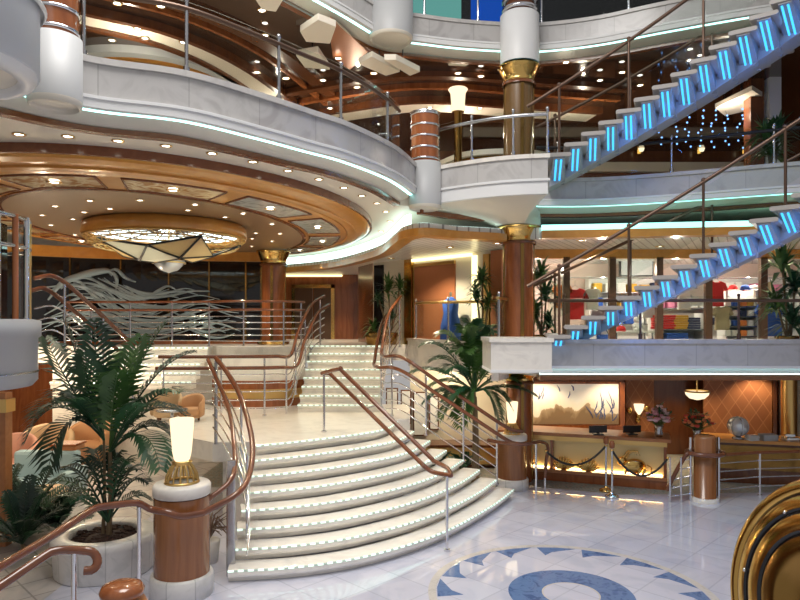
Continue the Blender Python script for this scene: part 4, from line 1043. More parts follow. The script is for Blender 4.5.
# things on the desk
def monitor(px,py,lab):
    c=P(px,py,13.75); zt=1.05
    m=thing('desk_monitor',lab,'monitor',V(c.x,c.y,zt)); 
    MB().box(c.x-.20,c.x+.20,c.y-.02,c.y+.02,zt+.04,zt+.19,.15).build('screen','black',m,bevel=.01); MB().box(c.x-.10,c.x+.10,c.y-.08,c.y+.08,zt,zt+.02).build('foot','black',m); MB().box(c.x-.03,c.x+.03,c.y+.0,c.y+.04,zt+.02,zt+.1).build('neck','black',m)
monitor(598,424,'black desk monitor on the reception desk under the cream picture'); monitor(632,426,'black desk monitor on the reception desk beside the pink flowers')
def flowers(px,d,zt,h,w,cols,lab,seed,vase='steel'):
    rnd=random.Random(seed); c=P(px,430,d); f=thing('flower_vase',lab,'flowers',V(c.x,c.y,zt))
    MB().lathe([(0,0),(.07,0),(.09,.06),(.07,.16),(.09,.24),(.08,.24),(.0,.2)],V(c.x,c.y,zt),18).build('vase',vase,f)
    lb=MB(); st_=MB(); bl=[MB() for _ in cols]
    for k in range(60):
        a=rnd.uniform(0,2*PI); r_=w*math.sqrt(rnd.random()); z_=.24+h*(1-(r_/w)**2*.6)*rnd.uniform(.45,1)
        q=V(c.x+r_*math.cos(a),c.y+r_*math.sin(a),zt+z_)
        st_.tube([V(c.x,c.y,zt+.2),q],.006,4)
        if rnd.random()<.62:
            s_=rnd.uniform(.03,.055); bb=rnd.choice(bl)
            bb.sphere(q,s_,8,5,(1,1,.7)); 
            for j in range(5): bb.sphere(q+V(math.cos(j*1.26)*s_*.8,math.sin(j*1.26)*s_*.8,s_*.1),s_*.55,6,4)
        else:
            for j in range(3):
                d_=V(rnd.uniform(-1,1),rnd.uniform(-1,1),rnd.uniform(-.2,.8)).normalized()*.14; n_=d_.cross(UP).normalized()*.03
                lb.add([q,q+d_*.5+n_,q+d_,q+d_*.5-n_],[(0,1,2,3)])
    st_.build('stem','stem_green',f); lb.build('foliage','leaf',f)
    for bb,cm in zip(bl,cols):
        if bb.v: bb.build('blossom',cm,f)
simple('petal_pink',(.62,.28,.34),.6); simple('petal_pale',(.72,.52,.55),.6); simple('petal_red',(.65,.08,.05),.6); simple('petal_orange',(.75,.25,.10),.6)
flowers(659,13.5,1.05,.42,.26,['petal_pink','petal_pale'],'vase of pink flowers standing on the reception desk',3)
flowers(697,13.3,1.0,.36,.30,['petal_red','petal_orange'],'bushy vase with a few red flowers behind the slim wooden pillar',5)
# side counter
t=thing('side_counter','low wooden counter with glass front behind the steel railing','counter',P(760,470,13.9))
a,b=P(712,455,14.0),P(830,462,13.4)
MB().prism([(a.x,a.y),(b.x,b.y),(b.x,b.y+.7),(a.x,a.y+.7)],0,.86).build('body','wood_dark',t)
MB().prism([(a.x-.05,a.y-.08),(b.x,b.y-.08),(b.x,b.y+.75),(a.x-.05,a.y+.75)],.86,.93).build('worktop','wood_honey',t)
MB().prism([(a.x,a.y-.02),(b.x,b.y-.02),(b.x,b.y),(a.x,a.y)],.3,.8).build('front_panel','brass_dark',t)
for px in (700,):
    pass
c=P(738,443,13.9); t=thing('crystal_globe','round crystal globe on a stand on the side counter','globe',V(c.x,c.y,.93))
MB().lathe([(0,0),(.12,0),(.12,.03),(.04,.06)],V(c.x,c.y,.93),18).build('stand','steel',t)
g=MB().sphere(V(c.x,c.y,1.20),.21,20,14).build('globe','crystal',t)
for k in range(3): MB().tube([V(c.x,c.y,1.20)+Matrix.Rotation(.5+k,3,'Z')@Vector((math.cos(2*PI*i/28)*.212,0,math.sin(2*PI*i/28)*.212)) for i in range(28)],.006,5,closed=True).build('meridian_ring','steel',g)
for px,w_,h_,m_n,lab in ((752,.22,.08,'white_paint','pile of white paper slips on the side counter beside the crystal globe'),(768,.30,.13,'stone_grey','grey open box on the side counter next to the paper pile'),(790,.26,.16,'crystal','white telephone shaped unit on the side counter by the brass column')):
    c=P(px,450,13.75); t=MB(); z=.93
    if m_n=='white_paint':
        rn=random.Random(2)
        for k in range(9): t.box(c.x-w_/2,c.x+w_/2,c.y-.1,c.y+.1,z+k*.012,z+k*.012+.01,rn.uniform(-.3,.3))
    elif m_n=='stone_grey':
        t.box(c.x-w_/2,c.x+w_/2,c.y-.12,c.y+.12,z,z+.02); t.box(c.x-w_/2,c.x+w_/2,c.y-.12,c.y-.10,z+.02,z+h_); t.box(c.x-w_/2,c.x+w_/2,c.y+.10,c.y+.12,z+.02,z+h_); t.box(c.x-w_/2,c.x-w_/2+.02,c.y-.1,c.y+.1,z+.02,z+h_); t.box(c.x+w_/2-.02,c.x+w_/2,c.y-.1,c.y+.1,z+.02,z+h_)
    else:
        t.box(c.x-w_/2,c.x+w_/2,c.y-.12,c.y+.12,z,z+.06); t.bar(V(c.x-.1,c.y,z+.10),V(c.x+.1,c.y,z+.10),.05,.05); t.box(c.x-.04,c.x+.04,c.y-.03,c.y+.03,z+.06,z+.09)
    o=t.build({'white_paint':'paper_pile','stone_grey':'open_box','crystal':'telephone'}[m_n],m_n,bevel=.004); tag(o,lab,{'white_paint':'paper','stone_grey':'box','crystal':'telephone'}[m_n])
# rope barrier
def stanch(px,py,lab,foot='brass'):
    c=F(px,py); t=thing('rope_post',lab,'post',c)
    MB().lathe([(0,0),(.14,0),(.13,.03),(.05,.06),(.03,.10)],c,20).build('foot',foot,t); MB().tube([c+UP*.05,c+UP*1.0],.022,10).build('pole','chrome',t)
    MB().lathe([(.022,.95),(.05,.97),(.055,1.05),(.03,1.10),(0,1.11)],c,16).build('cap','wood_cherry',t)
    return c
s1=stanch(606,491,'steel rope post with brass foot standing mid-way along the reception desk')
s2=stanch(612,497,'second steel rope post just in front of the brass footed one','chrome')
def rope(a,b,sag,lab):
    pts=[a.lerp(b,i/20)-UP*sag*4*(i/20)*(1-i/20) for i in range(21)]
    t=thing('barrier_rope',lab,'rope',a); MB().tube(pts,.022,8).build('rope','black',t)
    for q in (a,b): MB().sphere(q,.032,8,6).build('hook','brass',t)
rope(P(546,451,12.95),s1+UP*.92,.33,'dark sagging rope between the small lamp pedestal rail and the brass footed post')
rope(s2+UP*.92,P(668,458,12.5),.42,'dark sagging rope between the rope post and the slim wooden pillar rail')
# ================================================================== PLANTS
def frond_mb(base,ctrl,tip,w,n=22,lw=.022,seed=0,droop=.35,stem=True,t0=.18):
    rnd=random.Random(seed); base,ctrl,tip=Vector(base),Vector(ctrl),Vector(tip); b=MB()
    def c(t): return base*(1-t)**2+ctrl*2*t*(1-t)+tip*t*t
    def d(t): return ((ctrl-base)*2*(1-t)+(tip-ctrl)*2*t).normalized()
    if stem: b.tube([c(i/12) for i in range(13)],[.014*(1-i/12)+.004 for i in range(13)],5)
    for i in range(n):
        t=t0+(1-t0)*(i+.5)/n; p=c(t); f=d(t); side=f.cross(UP)
        if side.length<.15: side=f.cross(V(.3,1,0))
        side.normalize(); nrm=side.cross(f).normalized()
        prof=math.sin(PI*min(1,(t-t0)/(1-t0)*.82+.14))**.7
        for s in (-1,1):
            L=w*prof*rnd.uniform(.85,1.1)
            dr=(side*s*.80+f*.62+nrm*.22).normalized()
            m1=p+dr*L*.5; e=p+dr*L-UP*droop*L*rnd.uniform(.5,1.2)
            wv=dr.cross(nrm if abs(dr.dot(nrm))<.9 else UP).normalized()*lw*rnd.uniform(.8,1.2)
            b.add([p-wv*.35,p+wv*.35,m1+wv,e,m1-wv],[(0,1,2,4),(4,2,3)])
    return b
def palm(name,label,base,stems,fronds,w,d,mats=('leaf','leaf_dark','leaf_light'),planter=None,n=22,lw=.022,droop=.35,cat='palm'):
    t=thing(name,label,cat,base)
    for k,(a,bv,r) in enumerate(stems): MB().tube([a,a.lerp(bv,.5)+V(.02,0,0),bv],[r*1.2,r,r*.8],8).build('stem','bark',t)
    for k,(org,cp,tip,m) in enumerate(fronds):
        frond_mb(org,cp,tip,w*(1 if k%3 else .9),n,lw,k+11,droop).build('frond',mats[m],t,fix=False)
    return t
# tall palm in the round stone planter
pc=F(105,569); pl=thing('round_planter','round pale stone planter filled with dark bark at the foot of the tall palm','planter',V(pc.x,pc.y,0))
MB().lathe([(.62,0),(.64,.02),(.66,.40),(.68,.42),(.68,.50),(.66,.52),(.47,.52),(.45,.50),(.45,.42)],pc,56).build('body','planter_stone',pl)
sb=MB().lathe([(.45,.43),(.3,.47),(0,.49)],pc,40); rnd=random.Random(5)
for k in range(150):
    a=rnd.uniform(0,2*PI); r_=.42*math.sqrt(rnd.random()); sb.sphere(pc+V(r_*math.cos(a),r_*math.sin(a),.48),rnd.uniform(.02,.04),6,4,(1.4,.8,.5))
s_=sb.build('bark_mulch','soil',pl); s_['kind']='stuff'
pd=pc.y
o1=P(110,452,pd-.02); o2=P(104,440,pd+.05)
fr=[]
def fp(o,tpx,tpy,dd,cpx,cpy,m,cd=None): return (o,P(cpx,cpy,pd+(dd*.5 if cd is None else cd)),P(tpx,tpy,pd+dd),m)
fr+=[fp(o2,62,316,-.25,84,372,1),fp(o2,45,338,.35,60,372,1),fp(o2,94,320,.3,96,372,1),fp(o1,166,322,.1,132,365,0),fp(o1,142,336,-.4,124,375,2),
 fp(o1,194,352,.25,150,360,1),fp(o1,180,392,-.3,150,383,0),fp(o1,172,438,.3,150,408,1),fp(o2,24,444,-.2,52,372,1),fp(o2,34,418,.5,66,372,0),fp(o2,48,470,-.6,64,388,1),
 fp(o1,128,352,.7,120,380,2),fp(o1,160,470,-.55,150,410,0),fp(o2,84,352,-.55,92,390,0),fp(o1,188,418,.6,150,385,1),fp(o2,70,400,-.7,84,400,0),fp(o1,118,372,-.75,112,396,2),fp(o2,56,395,.7,76,378,1),fp(o1,150,405,-.8,134,398,0)]
palm('tall_palm','tall dark green palm rising from the round stone planter beside the big lamp pedestal',V(pc.x,pc.y,.47),
 [(V(pc.x-.03,pc.y,.44),o2,.022),(V(pc.x+.06,pc.y-.02,.44),o1,.034),(V(pc.x+.0,pc.y+.05,.44),P(116,470,pd+.1),.018)],fr,.48,pd,n=18,lw=.029)
# low bushy palm under it
o3=P(108,522,pd-.05); fr=[]
for k,(tx,ty,dd) in enumerate(((48,484,-.2),(60,470,.3),(80,462,-.5),(130,462,-.4),(148,482,-.1),(150,500,.3),(70,502,-.5),(92,452,.4),(138,470,.5),(52,500,.4),(118,458,.1))):
    fr.append((o3,P(108+(tx-108)*.55,ty-16,pd+dd*.5),P(tx,ty,pd+dd),1 if k%3 else 0))
palm('bushy_palm','low dark bushy palm sharing the round stone planter below the tall palm',V(o3.x,o3.y,.47),[(V(o3.x,o3.y,.44),o3,.02)],fr,.30,pd,n=16,lw=.02)
# dark shrubs on the floor at the left
for j,(px,py,dd,sz,lab) in enumerate(((22,556,9.7,.95,'dark spiky shrub on the lounge floor behind the corner handrails, the largest'),(58,540,10.4,.75,'dark spiky shrub between the round planter and the largest shrub'),(-8,536,10.6,1.0,'dark spiky shrub beside the wooden post under the grey lift landing'),(30,524,11.0,.8,'dark spiky shrub in front of the teal sofa'))):
    c=P(px,py,dd); c.z=0; rnd=random.Random(40+j); fr=[]; o=c+UP*.12
    for k in range(20):
        a=rnd.uniform(0,2*PI); e=rnd.uniform(.25,1.2); L=sz*rnd.uniform(.7,1.05)
        tip=o+V(math.cos(a)*math.cos(e)*L,math.sin(a)*math.cos(e)*L,math.sin(e)*L*1.15); cp=o.lerp(tip,.5)+UP*.16*sz
        fr.append((o,cp,tip,1 if k%4 else 0))
    palm('spiky_shrub',lab,c,[(c,o,.03)],fr,.27,dd,n=15,lw=.022,cat='shrub')
# palm behind the staircase railing
bd=13.5; c=P(474,400,bd); bx=V(c.x,bd,0); o=P(474,392,bd); fr=[]
for k,(tx,ty,dd,m) in enumerate(((420,346,-.1,1),(408,374,.1,1),(437,336,.2,0),(462,330,-.3,0),(494,332,-.3,1),(530,374,.0,1),(536,396,.1,1),(424,402,.0,1),(440,420,-.2,0),(512,408,-.2,1),(455,352,-.4,0),(490,346,-.4,2),(478,338,.3,1),(444,372,-.4,1),(504,372,-.5,0),(500,420,-.3,1),(460,428,-.3,0),(430,362,.2,1),(448,344,.1,0),(470,326,-.1,1),(488,332,.2,0),(428,388,.3,0),(496,356,-.5,2),(466,352,-.5,2),(520,384,.2,0),(446,400,-.4,1))):
    fr.append((o,P(478+(tx-478)*.55,min(ty,386)-14+(8 if ty>390 else 0),bd+dd*.5),P(tx,ty,bd+dd),m))
palm('broad_palm','broad green palm behind the staircase railing before the pale marble gallery edge',bx,[(bx,o,.05),(bx+V(.08,.03,0),o+V(.03,0,-.1),.035)],fr,.48,bd,n=20,lw=.030,mats=('leaf_light','leaf','leaf_light'))
# low green plants behind the staircase rail
for j,(px,py,dd,lab) in enumerate(((438,470,13.7,'low leafy plant behind the staircase railing bars near the white prints'),(462,474,13.75,'low leafy plant at the foot of the broad palm'))):
    c=P(px,py,dd); c.z=0; rnd=random.Random(60+j); fr=[]; o=c+UP*.3
    for k in range(14):
        a=rnd.uniform(0,2*PI); e=rnd.uniform(.1,1.2); L=.5*rnd.uniform(.7,1.05)
        tip=o+V(math.cos(a)*math.cos(e)*L,math.sin(a)*math.cos(e)*L,math.sin(e)*L); fr.append((o,o.lerp(tip,.5)+UP*.1,tip,k%2))
    palm('leafy_plant',lab,c,[(c,o,.03)],fr,.2,dd,n=12,lw=.022,cat='plant')
# dracaenas: canes with rosettes of strap leaves
def dracaena(label,px,pyb,d,heads,z0=None,L=.42,mat=('leaf_light','leaf'),seed=0,pot=True):
    b0=P(px,pyb,d); 
    if z0 is not None: b0.z=z0
    t=thing('dracaena_plant',label,'plant',b0); rnd=random.Random(seed)
    if pot: MB().lathe([(0,0),(.17,0),(.22,.30),(.20,.32),(.18,.28),(0,.28)],b0,24).build('pot','brass_dark',t)
    for j,(hx,hy,hd,s) in enumerate(heads):
        h=P(hx,hy,d+hd); MB().tube([b0+UP*.25,(b0+h)*.5+V(.03,0,0),h],.022,7).build('cane','bark',t)
        b=MB()
        for k in range(54):
            a=rnd.uniform(0,2*PI); e=rnd.uniform(-.35,1.35); ll=L*s*rnd.uniform(.75,1.15)
            dr=V(math.cos(a)*math.cos(e),math.sin(a)*math.cos(e),math.sin(e)); sd=dr.cross(UP)
            sd=(sd if sd.length>.05 else V(1,0,0)).normalized()*.034*s
            p=h-UP*.22*rnd.random(); m1=p+dr*ll*.5; e1=p+dr*ll-UP*ll*.35*math.cos(e)
            b.add([p-sd*.5,p+sd*.5,m1+sd,e1,m1-sd],[(0,1,2,4),(4,2,3)])
        b.build('leaf_rosette',mat[j%2],t,fix=False)
    return t
dracaena('tall dracaena with several heads by the dark mirrored corner of the hall',390,346,16.95,[(388,286,0,1.1),(378,296,.1,.8),(400,282,-.1,.9),(392,312,0,.6)],z0=Z6,seed=1)
dracaena('short dracaena with one full head below the tall one in the hall corner',373,347,16.9,[(373,324,0,1.0)],z0=Z6,seed=2,L=.36)
dracaena('slender dracaena between the lit strips of the angled shop wall',481,344,14.6,[(482,276,0,1.0),(476,292,.05,.9),(488,300,0,.8)],z0=Z6,seed=3)
dracaena('leafy dracaena in the shop window next to the copper column',541,344,13.7,[(540,270,0,1.1),(546,292,0,1.1),(536,310,0,1.),(548,320,0,.9)],z0=Z6,seed=4)
dracaena('big dracaena behind the glass at the end of the shop window',787,344,12.9,[(782,262,0,1.3),(795,282,0,1.3),(776,300,.1,1.1),(792,318,0,1.1)],z0=Z6,seed=5,L=.5)
dracaena('round leafy plant on the right balcony above the blue staircases',771,165,12.7,[(765,132,0,1.2),(778,128,0,1.2),(771,146,0,1.2)],z0=Z7,seed=6,L=.40)
# dry twig plant behind the pedestal
c=P(208,500,9.3); c.z=0; rnd=random.Random(9)
t=thing('dried_twig_arrangement','brown dried twigs in a low pot behind the big lamp pedestal','plant',c)
MB().lathe([(0,0),(.14,0),(.17,.3),(.15,.32),(0,.3)],c,20).build('pot','marble_white',t)
b=MB()
for k in range(46):
    a=rnd.uniform(0,2*PI); q=c+UP*.3; q1=q+V(math.cos(a)*.14,math.sin(a)*.14,rnd.uniform(.2,.35)); q2=q+V(math.cos(a)*.36,math.sin(a)*.36,rnd.uniform(.0,.42))
    b.tube([q,q1,q2],[.012,.010,.005],5)
b.build('twig','bronze_dark',t)

# ================================================================== WAVE RELIEF ON THE DARK GLASS
t=thing('wave_relief','etched blue grey wave relief flowing across the dark glass wall behind the stage','artwork',P(150,300,16.6))
rnd=random.Random(21)
gpr=resample(gp,200)
def wall_d(px):
    p=min(gpr,key=lambda p:abs(p.x/p.y*FOC+400-px)); return p.y-.16
def wv(pts,r0):
    q=spline([P(x,y,wall_d(x)) for x,y,dd in pts],6); n=len(q)
    b=MB(); b.tube(q,[r0*math.sin(PI*(.06+.9*i/(n-1)))+.006 for i in range(n)],6); return b
W_=[]
W_.append(([(48,300,0),(62,283,0),(80,276,0),(96,272,0),(108,271,0),(112,276,0)],.10)); W_.append(([(108,271,0),(114,274,0),(117,281,0),(116,290,0)],.05)); W_.append(([(110,270,0),(117,270,0),(126,278,0),(136,282,0)],.05))
for k in range(64):
    y0=rnd.uniform(274,334); x0=rnd.uniform(40,130); L=rnd.uniform(50,110); amp=rnd.uniform(3,11)
    y0=max(y0,284+ (x0-40)*.02)
    pts=[(x0+L*i/5,y0+amp*math.sin(i*1.1+x0*.05)+ (i*2.4 if y0<300 else 0),-.0) for i in range(6)]; W_.append((pts,rnd.uniform(.012,.042)))
for k in range(10):
    y0=rnd.uniform(305,334); x0=rnd.uniform(170,200); L=rnd.uniform(40,60); W_.append(([(x0+L*i/4,y0-6*math.sin(i*.9+k*.4),0) for i in range(5)],rnd.uniform(.015,.04)))
for pts,r0 in W_: wv(pts,r0).build('wave_ribbon','wave_glass',t)

# ================================================================== LOUNGE
def armchair(label,px,d,mat,rz=0,z=0,s=1.,name='armchair'):
    c=P(px,400,d); c.z=z; t=thing(name,label,'armchair',c)
    b=MB().lathe([(0,.12*s),(.30*s,.12*s),(.36*s,.2*s),(.36*s,.40*s),(.3*s,.44*s),(0,.44*s)],c,28); b.build('seat',mat,t)
    b=MB(); n=20; vs=[]
    for i in range(n+1):
        a=math.radians(-20+220*i/n)+rz; hgt=(.62+.24*math.sin(PI*i/n))*s
        for r_,z_ in ((.36*s,.15*s),(.42*s,.2*s),(.44*s,hgt-.05),(.40*s,hgt),(.35*s,hgt-.04),(.34*s,.40*s)): vs.append(c+V(r_*math.cos(a),r_*math.sin(a),z_))
    b.add(vs,[(6*i+j,6*i+6+j,6*i+6+(j+1)%6,6*i+(j+1)%6) for i in range(n) for j in range(6)]+[tuple(range(6)),tuple(range(6*n,6*n+6))],True); b.build('backrest',mat,t)
    for k in range(4):
        a=PI/4+k*PI/2+rz; q=c+V(.25*s*math.cos(a),.25*s*math.sin(a),0); MB().tube([q,q+UP*.13*s],[.02,.03],8).build('leg','wood_dark',t)
    return t
armchair('salmon armchair in the lower lounge under the grey lift landing',8,13.4,'salmon_fabric',0,0,1.25)
armchair('patterned tan armchair in the lower lounge between the teal sofa and the tall palm',46,14.4,'table_cloth',.3,0,1.3)
armchair('orange armchair at the wall of the lower lounge behind the tall palm',88,15.4,'orange_fabric',-.2,0,1.3)
armchair('orange tub chair on the landing behind the stair rail, beside the round side table',166,13.1,'table_cloth',.2,ZL,.72,'tub_chair')
armchair('smaller orange tub chair on the landing, nearer the staircase',191,13.05,'orange_fabric',-.2,ZL,.62,'tub_chair')
c=P(172,414,12.3); c.z=ZL; t=thing('side_table','small round grey side table before the tub chairs on the landing','table',c)
MB().lathe([(0,0),(.16,0),(.16,.02),(.03,.04),(.03,.30),(.28,.31),(.29,.33),(.28,.345),(0,.345)],c,32).build('pedestal_top','steel',t)
c=P(38,462,12.4); c.z=0; t=thing('lounge_sofa','low teal grey sofa in the lower lounge behind the dark shrubs','sofa',c)
MB().box(c.x-.62,c.x+.62,c.y-.35,c.y+.40,.12,.42).build('seat','teal_fabric',t,bevel=.06); MB().box(c.x-.62,c.x+.62,c.y+.22,c.y+.46,.3,.92).build('backrest','teal_fabric',t,bevel=.07)
for s in (-1,1): MB().box(c.x+s*.66-.1,c.x+s*.66+.1,c.y-.35,c.y+.45,.12,.62).build('armrest','teal_fabric',t,bevel=.06)
for sx in (-.55,.55):
    for sy in (-.28,.36): MB().box(c.x+sx-.03,c.x+sx+.03,c.y+sy-.03,c.y+sy+.03,0,.13).build('leg','wood_dark',t)
c=P(44,500,11.55); c.z=0
t=thing('round_ottoman','round orange ottoman before the teal sofa','ottoman',V(c.x,c.y,0)); MB().lathe([(0,.06),(.36,.06),(.40,.12),(.40,.42),(.34,.47),(0,.48)],c,32).build('cushion','table_cloth',t); MB().lathe([(0,0),(.34,0),(.34,.07),(0,.07)],c,28).build('base','wood_dark',t)
c=P(68,440,12.9); c.z=0; t=thing('wooden_cabinet','small orange wooden cabinet beside the teal sofa in the lounge','cabinet',c)
MB().box(c.x-.24,c.x+.24,c.y-.2,c.y+.2,0,1.0).build('body','wood_orange',t,bevel=.01); MB().box(c.x-.26,c.x+.26,c.y-.22,c.y+.22,1.0,1.04).build('top','wood_cherry',t); MB().box(c.x-.21,c.x+.21,c.y-.215,c.y-.2,.08,.92).build('door','wood_orange',t)
c=P(3,420,10.0); c.z=0; t=thing('wooden_post','square wooden post with a gold cap under the grey lift landing','post',c)
MB().box(c.x-.09,c.x+.09,c.y-.09,c.y+.09,0,2.35).build('shaft','wood_orange',t); MB().box(c.x-.12,c.x+.12,c.y-.12,c.y+.12,2.05,2.25).build('gold_cap','brass_soft',t)

# ================================================================== LOBBY WALL BEHIND THE BROAD PALM
lw_=struct(MB().box(.25,2.9,16.0,16.2,0,2.4).build('wall_lobby_back','stone_light'))
for i,(px,py0,py1,w_) in enumerate(((392,388,430,.30),(406,390,424,.26),(420,392,436,.34),(434,396,430,.24))):
    a=P(px,py0,15.9); b_=P(px,py1,15.9); t=thing('photo_print',['white framed print on the lobby wall nearest the landing','second white framed print on the lobby wall behind the railing','widest white framed print on the lobby wall behind the railing','narrow white framed print next to the broad palm'][i],'picture',b_)
    MB().box(a.x-w_/2,a.x+w_/2,15.92,15.98,b_.z,a.z).build('frame','wood_dark',t); MB().box(a.x-w_/2+.03,a.x+w_/2-.03,15.90,15.925,b_.z+.03,a.z-.03).build('print','white_paint',t)
a=P(405,440,15.4); t=thing('gold_glimmer_block','low brass fronted bench standing in for gold reflections behind the railing','block',V(1.4,15.5,0)); MB().box(.5,2.3,15.2,15.8,.1,.5).build('front_panel','brass_soft',t); MB().box(.45,2.35,15.15,15.85,.5,.56).build('seat','wood_dark',t); MB().box(.5,2.3,15.3,15.7,0,.1).build('plinth','wood_dark',t)  # brass piece added for the golden glimmer between the rail bars

# ================================================================== SHOP
SY=14.7
shop=struct(MB().box(2.75,11.8,18.4,18.6,Z6,5.1).build('wall_shop_back','pink_wall'if 'pink_wall' in M else simple('pink_wall',(.72,.55,.48),.6)))
struct(MB().box(2.75,2.85,14.8,18.4,Z6,5.1).build('wall_shop_side','stone_light'))
win=thing('window_1','shop window with slim brown mullions','window',V(6,SY,Z6),kind='structure')
MB().box(2.75,11.8,SY-.06,SY+.06,4.86,5.07).build('lintel','wood_honey',win); MB().box(2.75,11.8,SY-.05,SY+.05,Z6,Z6+.12).build('sill','wood_cherry',win)
for px in (566,612,659,708,763,830): x=(px-400)/FOC*SY; MB().box(x-.075,x+.075,SY-.06,SY+.06,Z6+.1,4.9).build('mullion','bronze_dark',win)
MB().box(2.75,11.8,SY-.01,SY+.01,Z6+.1,4.88).build('pane','clear_glass',win)
simple('cloth_red',(.62,.03,.03),.8); simple('cloth_yellow',(.75,.42,.05),.8); simple('cloth_blue',(.03,.10,.42),.8); simple('cloth_navy',(.02,.03,.09),.8); simple('cloth_white',(.80,.79,.76),.8); simple('cloth_khaki',(.42,.34,.20),.8); simple('cloth_pink',(.75,.25,.40),.8); simple('shelf_white',(.75,.74,.72),.4); simple('cloth_orange',(.75,.22,.05),.8)
def shelf_unit(label,px0,px1,pys,d,depth=.45):
    a,b=P(px0,300,d),P(px1,300,d); t=thing('display_shelf',label,'shelf',V((a.x+b.x)/2,d,Z6))
    for x in (a.x,b.x): MB().box(x-.025,x+.025,d,d+depth,Z6,P(0,min(pys)-16,d).z).build('side_panel','shelf_white',t)
    out=[]
    for py in pys:
        z=P(0,py,d).z; MB().box(a.x,b.x,d-.01,d+depth,z-.03,z).build('shelf_board','steel',t); out.append(z)
    MB().box(a.x,b.x,d+depth,d+depth+.02,Z6,P(0,min(pys)-16,d).z).build('back_panel','shelf_white',t)
    return t
CN={'cloth_red':'red','cloth_yellow':'yellow','cloth_blue':'blue','cloth_navy':'navy','cloth_white':'white','cloth_khaki':'khaki','cloth_pink':'pink','cloth_orange':'orange'}
def folded(px,py,d,mat,n,w=.34,where='',seed=0,h=.055):
    c=P(px,py,d); rnd=random.Random(seed)
    for k in range(n):
        pos='topmost' if k==n-1 else ('lowest' if k==0 else 'number %s from the bottom'%['zero','one','two','three','four','five','six'][k+1])
        b=MB().box(-w/2,w/2,-.13,.13,0,h-.004); o=b.build('folded_shirt',mat,bevel=.015)
        o.location=(c.x+rnd.uniform(-.01,.01),d+.22,c.z+k*h); o.rotation_euler=(0,0,rnd.uniform(-.06,.06))
        tag(o,f'folded {CN[mat]} shirt, {pos} of its stack {where}','shirt',f'folded {CN[mat]} shirts {where}')
def tshirt(px,py,d,mat,label,s=1.,sleeves=True):
    c=P(px,py,d); t=thing('hanging_shirt',label,'shirt',c)
    pts=[(-.09,.0),(-.05,-.03),(.05,-.03),(.09,0),(.20,-.05),(.27,-.20),(.19,-.24),(.155,-.16),(.165,-.58),(-.165,-.58),(-.155,-.16),(-.19,-.24),(-.27,-.20),(-.20,-.05)]
    n=len(pts); b=MB().add([c+V(x*s,-.05,z*s) for x,z in pts]+[c+V(x*s,.05,z*s) for x,z in pts],[tuple(range(n)),tuple(range(n,2*n))[::-1]]+[(i,(i+1)%n,n+(i+1)%n,n+i) for i in range(n)]); b.build('body',mat,t,bevel=.02)
    MB().tube([c+V(-.16*s,0,-.05*s),c+V(0,0,.05*s),c+V(.16*s,0,-.05*s)],.008,5).build('hanger','chrome',t); MB().tube([c+V(0,0,.05*s),c+V(0,0,.12*s),c+V(.03,0,.14*s)],.006,5).build('hook','chrome',t)
    return t
def cap(px,py,d,m1,m2,label):
    c=P(px,py,d); t=thing('baseball_cap',label,'cap',c)
    MB().lathe([(.11,0),(.11,.05),(.085,.10),(.04,.125),(0,.13)],c,18).build('crown',m1,t)
    b=MB(); n=10; vs=[c+V(math.cos(PI+PI*i/n)*.11,math.sin(PI+PI*i/n)*.11,.012) for i in range(n+1)]+[c+V(math.cos(PI+PI*i/n)*.12,math.sin(PI+PI*i/n)*.21,-.005) for i in range(n+1)]
    b.add(vs,[(i,i+1,n+2+i,n+1+i) for i in range(n)]); bb=b.build('brim',m2,t); so=bb.modifiers.new('thickness','SOLIDIFY'); so.thickness=.008
    return t
shelf_unit('low display shelf with folded red and yellow shirts behind the shop window',656,704,(329,340),15.5)
folded(667,329,15.3,'cloth_red',6,.5,'on the low display shelf',1); folded(683,329,15.3,'cloth_yellow',6,.36,'on the low display shelf',2); folded(696,329,15.3,'cloth_navy',5,.32,'on the low display shelf',3); folded(680,340,15.3,'cloth_blue',3,.5,'under the low display shelf',4)
shelf_unit('tall display shelf with white shirts and caps near the end of the shop window',727,757,(306,316,326,336),15.9)
k_=0
for py in (306,316,326,336):
    for px,mt in ((731,'cloth_white'),(739,'cloth_blue' if py%20==6 else 'cloth_white'),(747,'cloth_navy' if py==316 else 'cloth_orange'),(754,'cloth_yellow' if py==306 else 'cloth_white')):
        k_+=1; c=P(px,py,15.7); o=MB().box(-.075,.075,-.12,.12,0,.14).build('folded_garment',mt,bevel=.02); o.location=(c.x,15.95,c.z)
        tag(o,f'small folded {CN[mt]} garment in the tall display shelf, {["top","second","third","lowest"][(py-306)//10]} board, {["first","second","third","last"][[731,739,747,754].index(px)]} spot','garment','garments in the tall display shelf')
for px,py,mt,lab,s in ((716,281,'cloth_red','bright red shirt hanging at the shop window beside the middle mullion',1.05),(697,284,'cloth_white','white shirt hanging behind the shop window next to the red shirt',.9),(575,288,'cloth_red','red shirt hanging near the leafy dracaena in the shop window',1.3),(562,284,'cloth_orange','orange red shirt half hidden behind the leafy dracaena in the shop window',1.0),(684,288,'cloth_white','white shirt hanging above the yellow folded shirts',.9),(771,300,'cloth_blue','long blue garment hanging by the last mullion of the shop window',1.5),(722,306,'cloth_khaki','khaki garment hanging under the bright red shirt',1.0),(592,288,'cloth_white','white shirt hanging in the shop behind the lower blue lit staircase',.9),(648,296,'cloth_white','white shirt hanging beside the grey screen in the shop',.9)):
    tshirt(px,py,15.6,mt,lab,s)
b=MB().tube([V(3.0,15.62,P(0,278,15.62).z),V(9.6,15.62,P(0,278,15.62).z)],.02,8).build('hanging_rail','chrome'); tag(b,'long chrome hanging rail for shirts behind the shop window','rail')
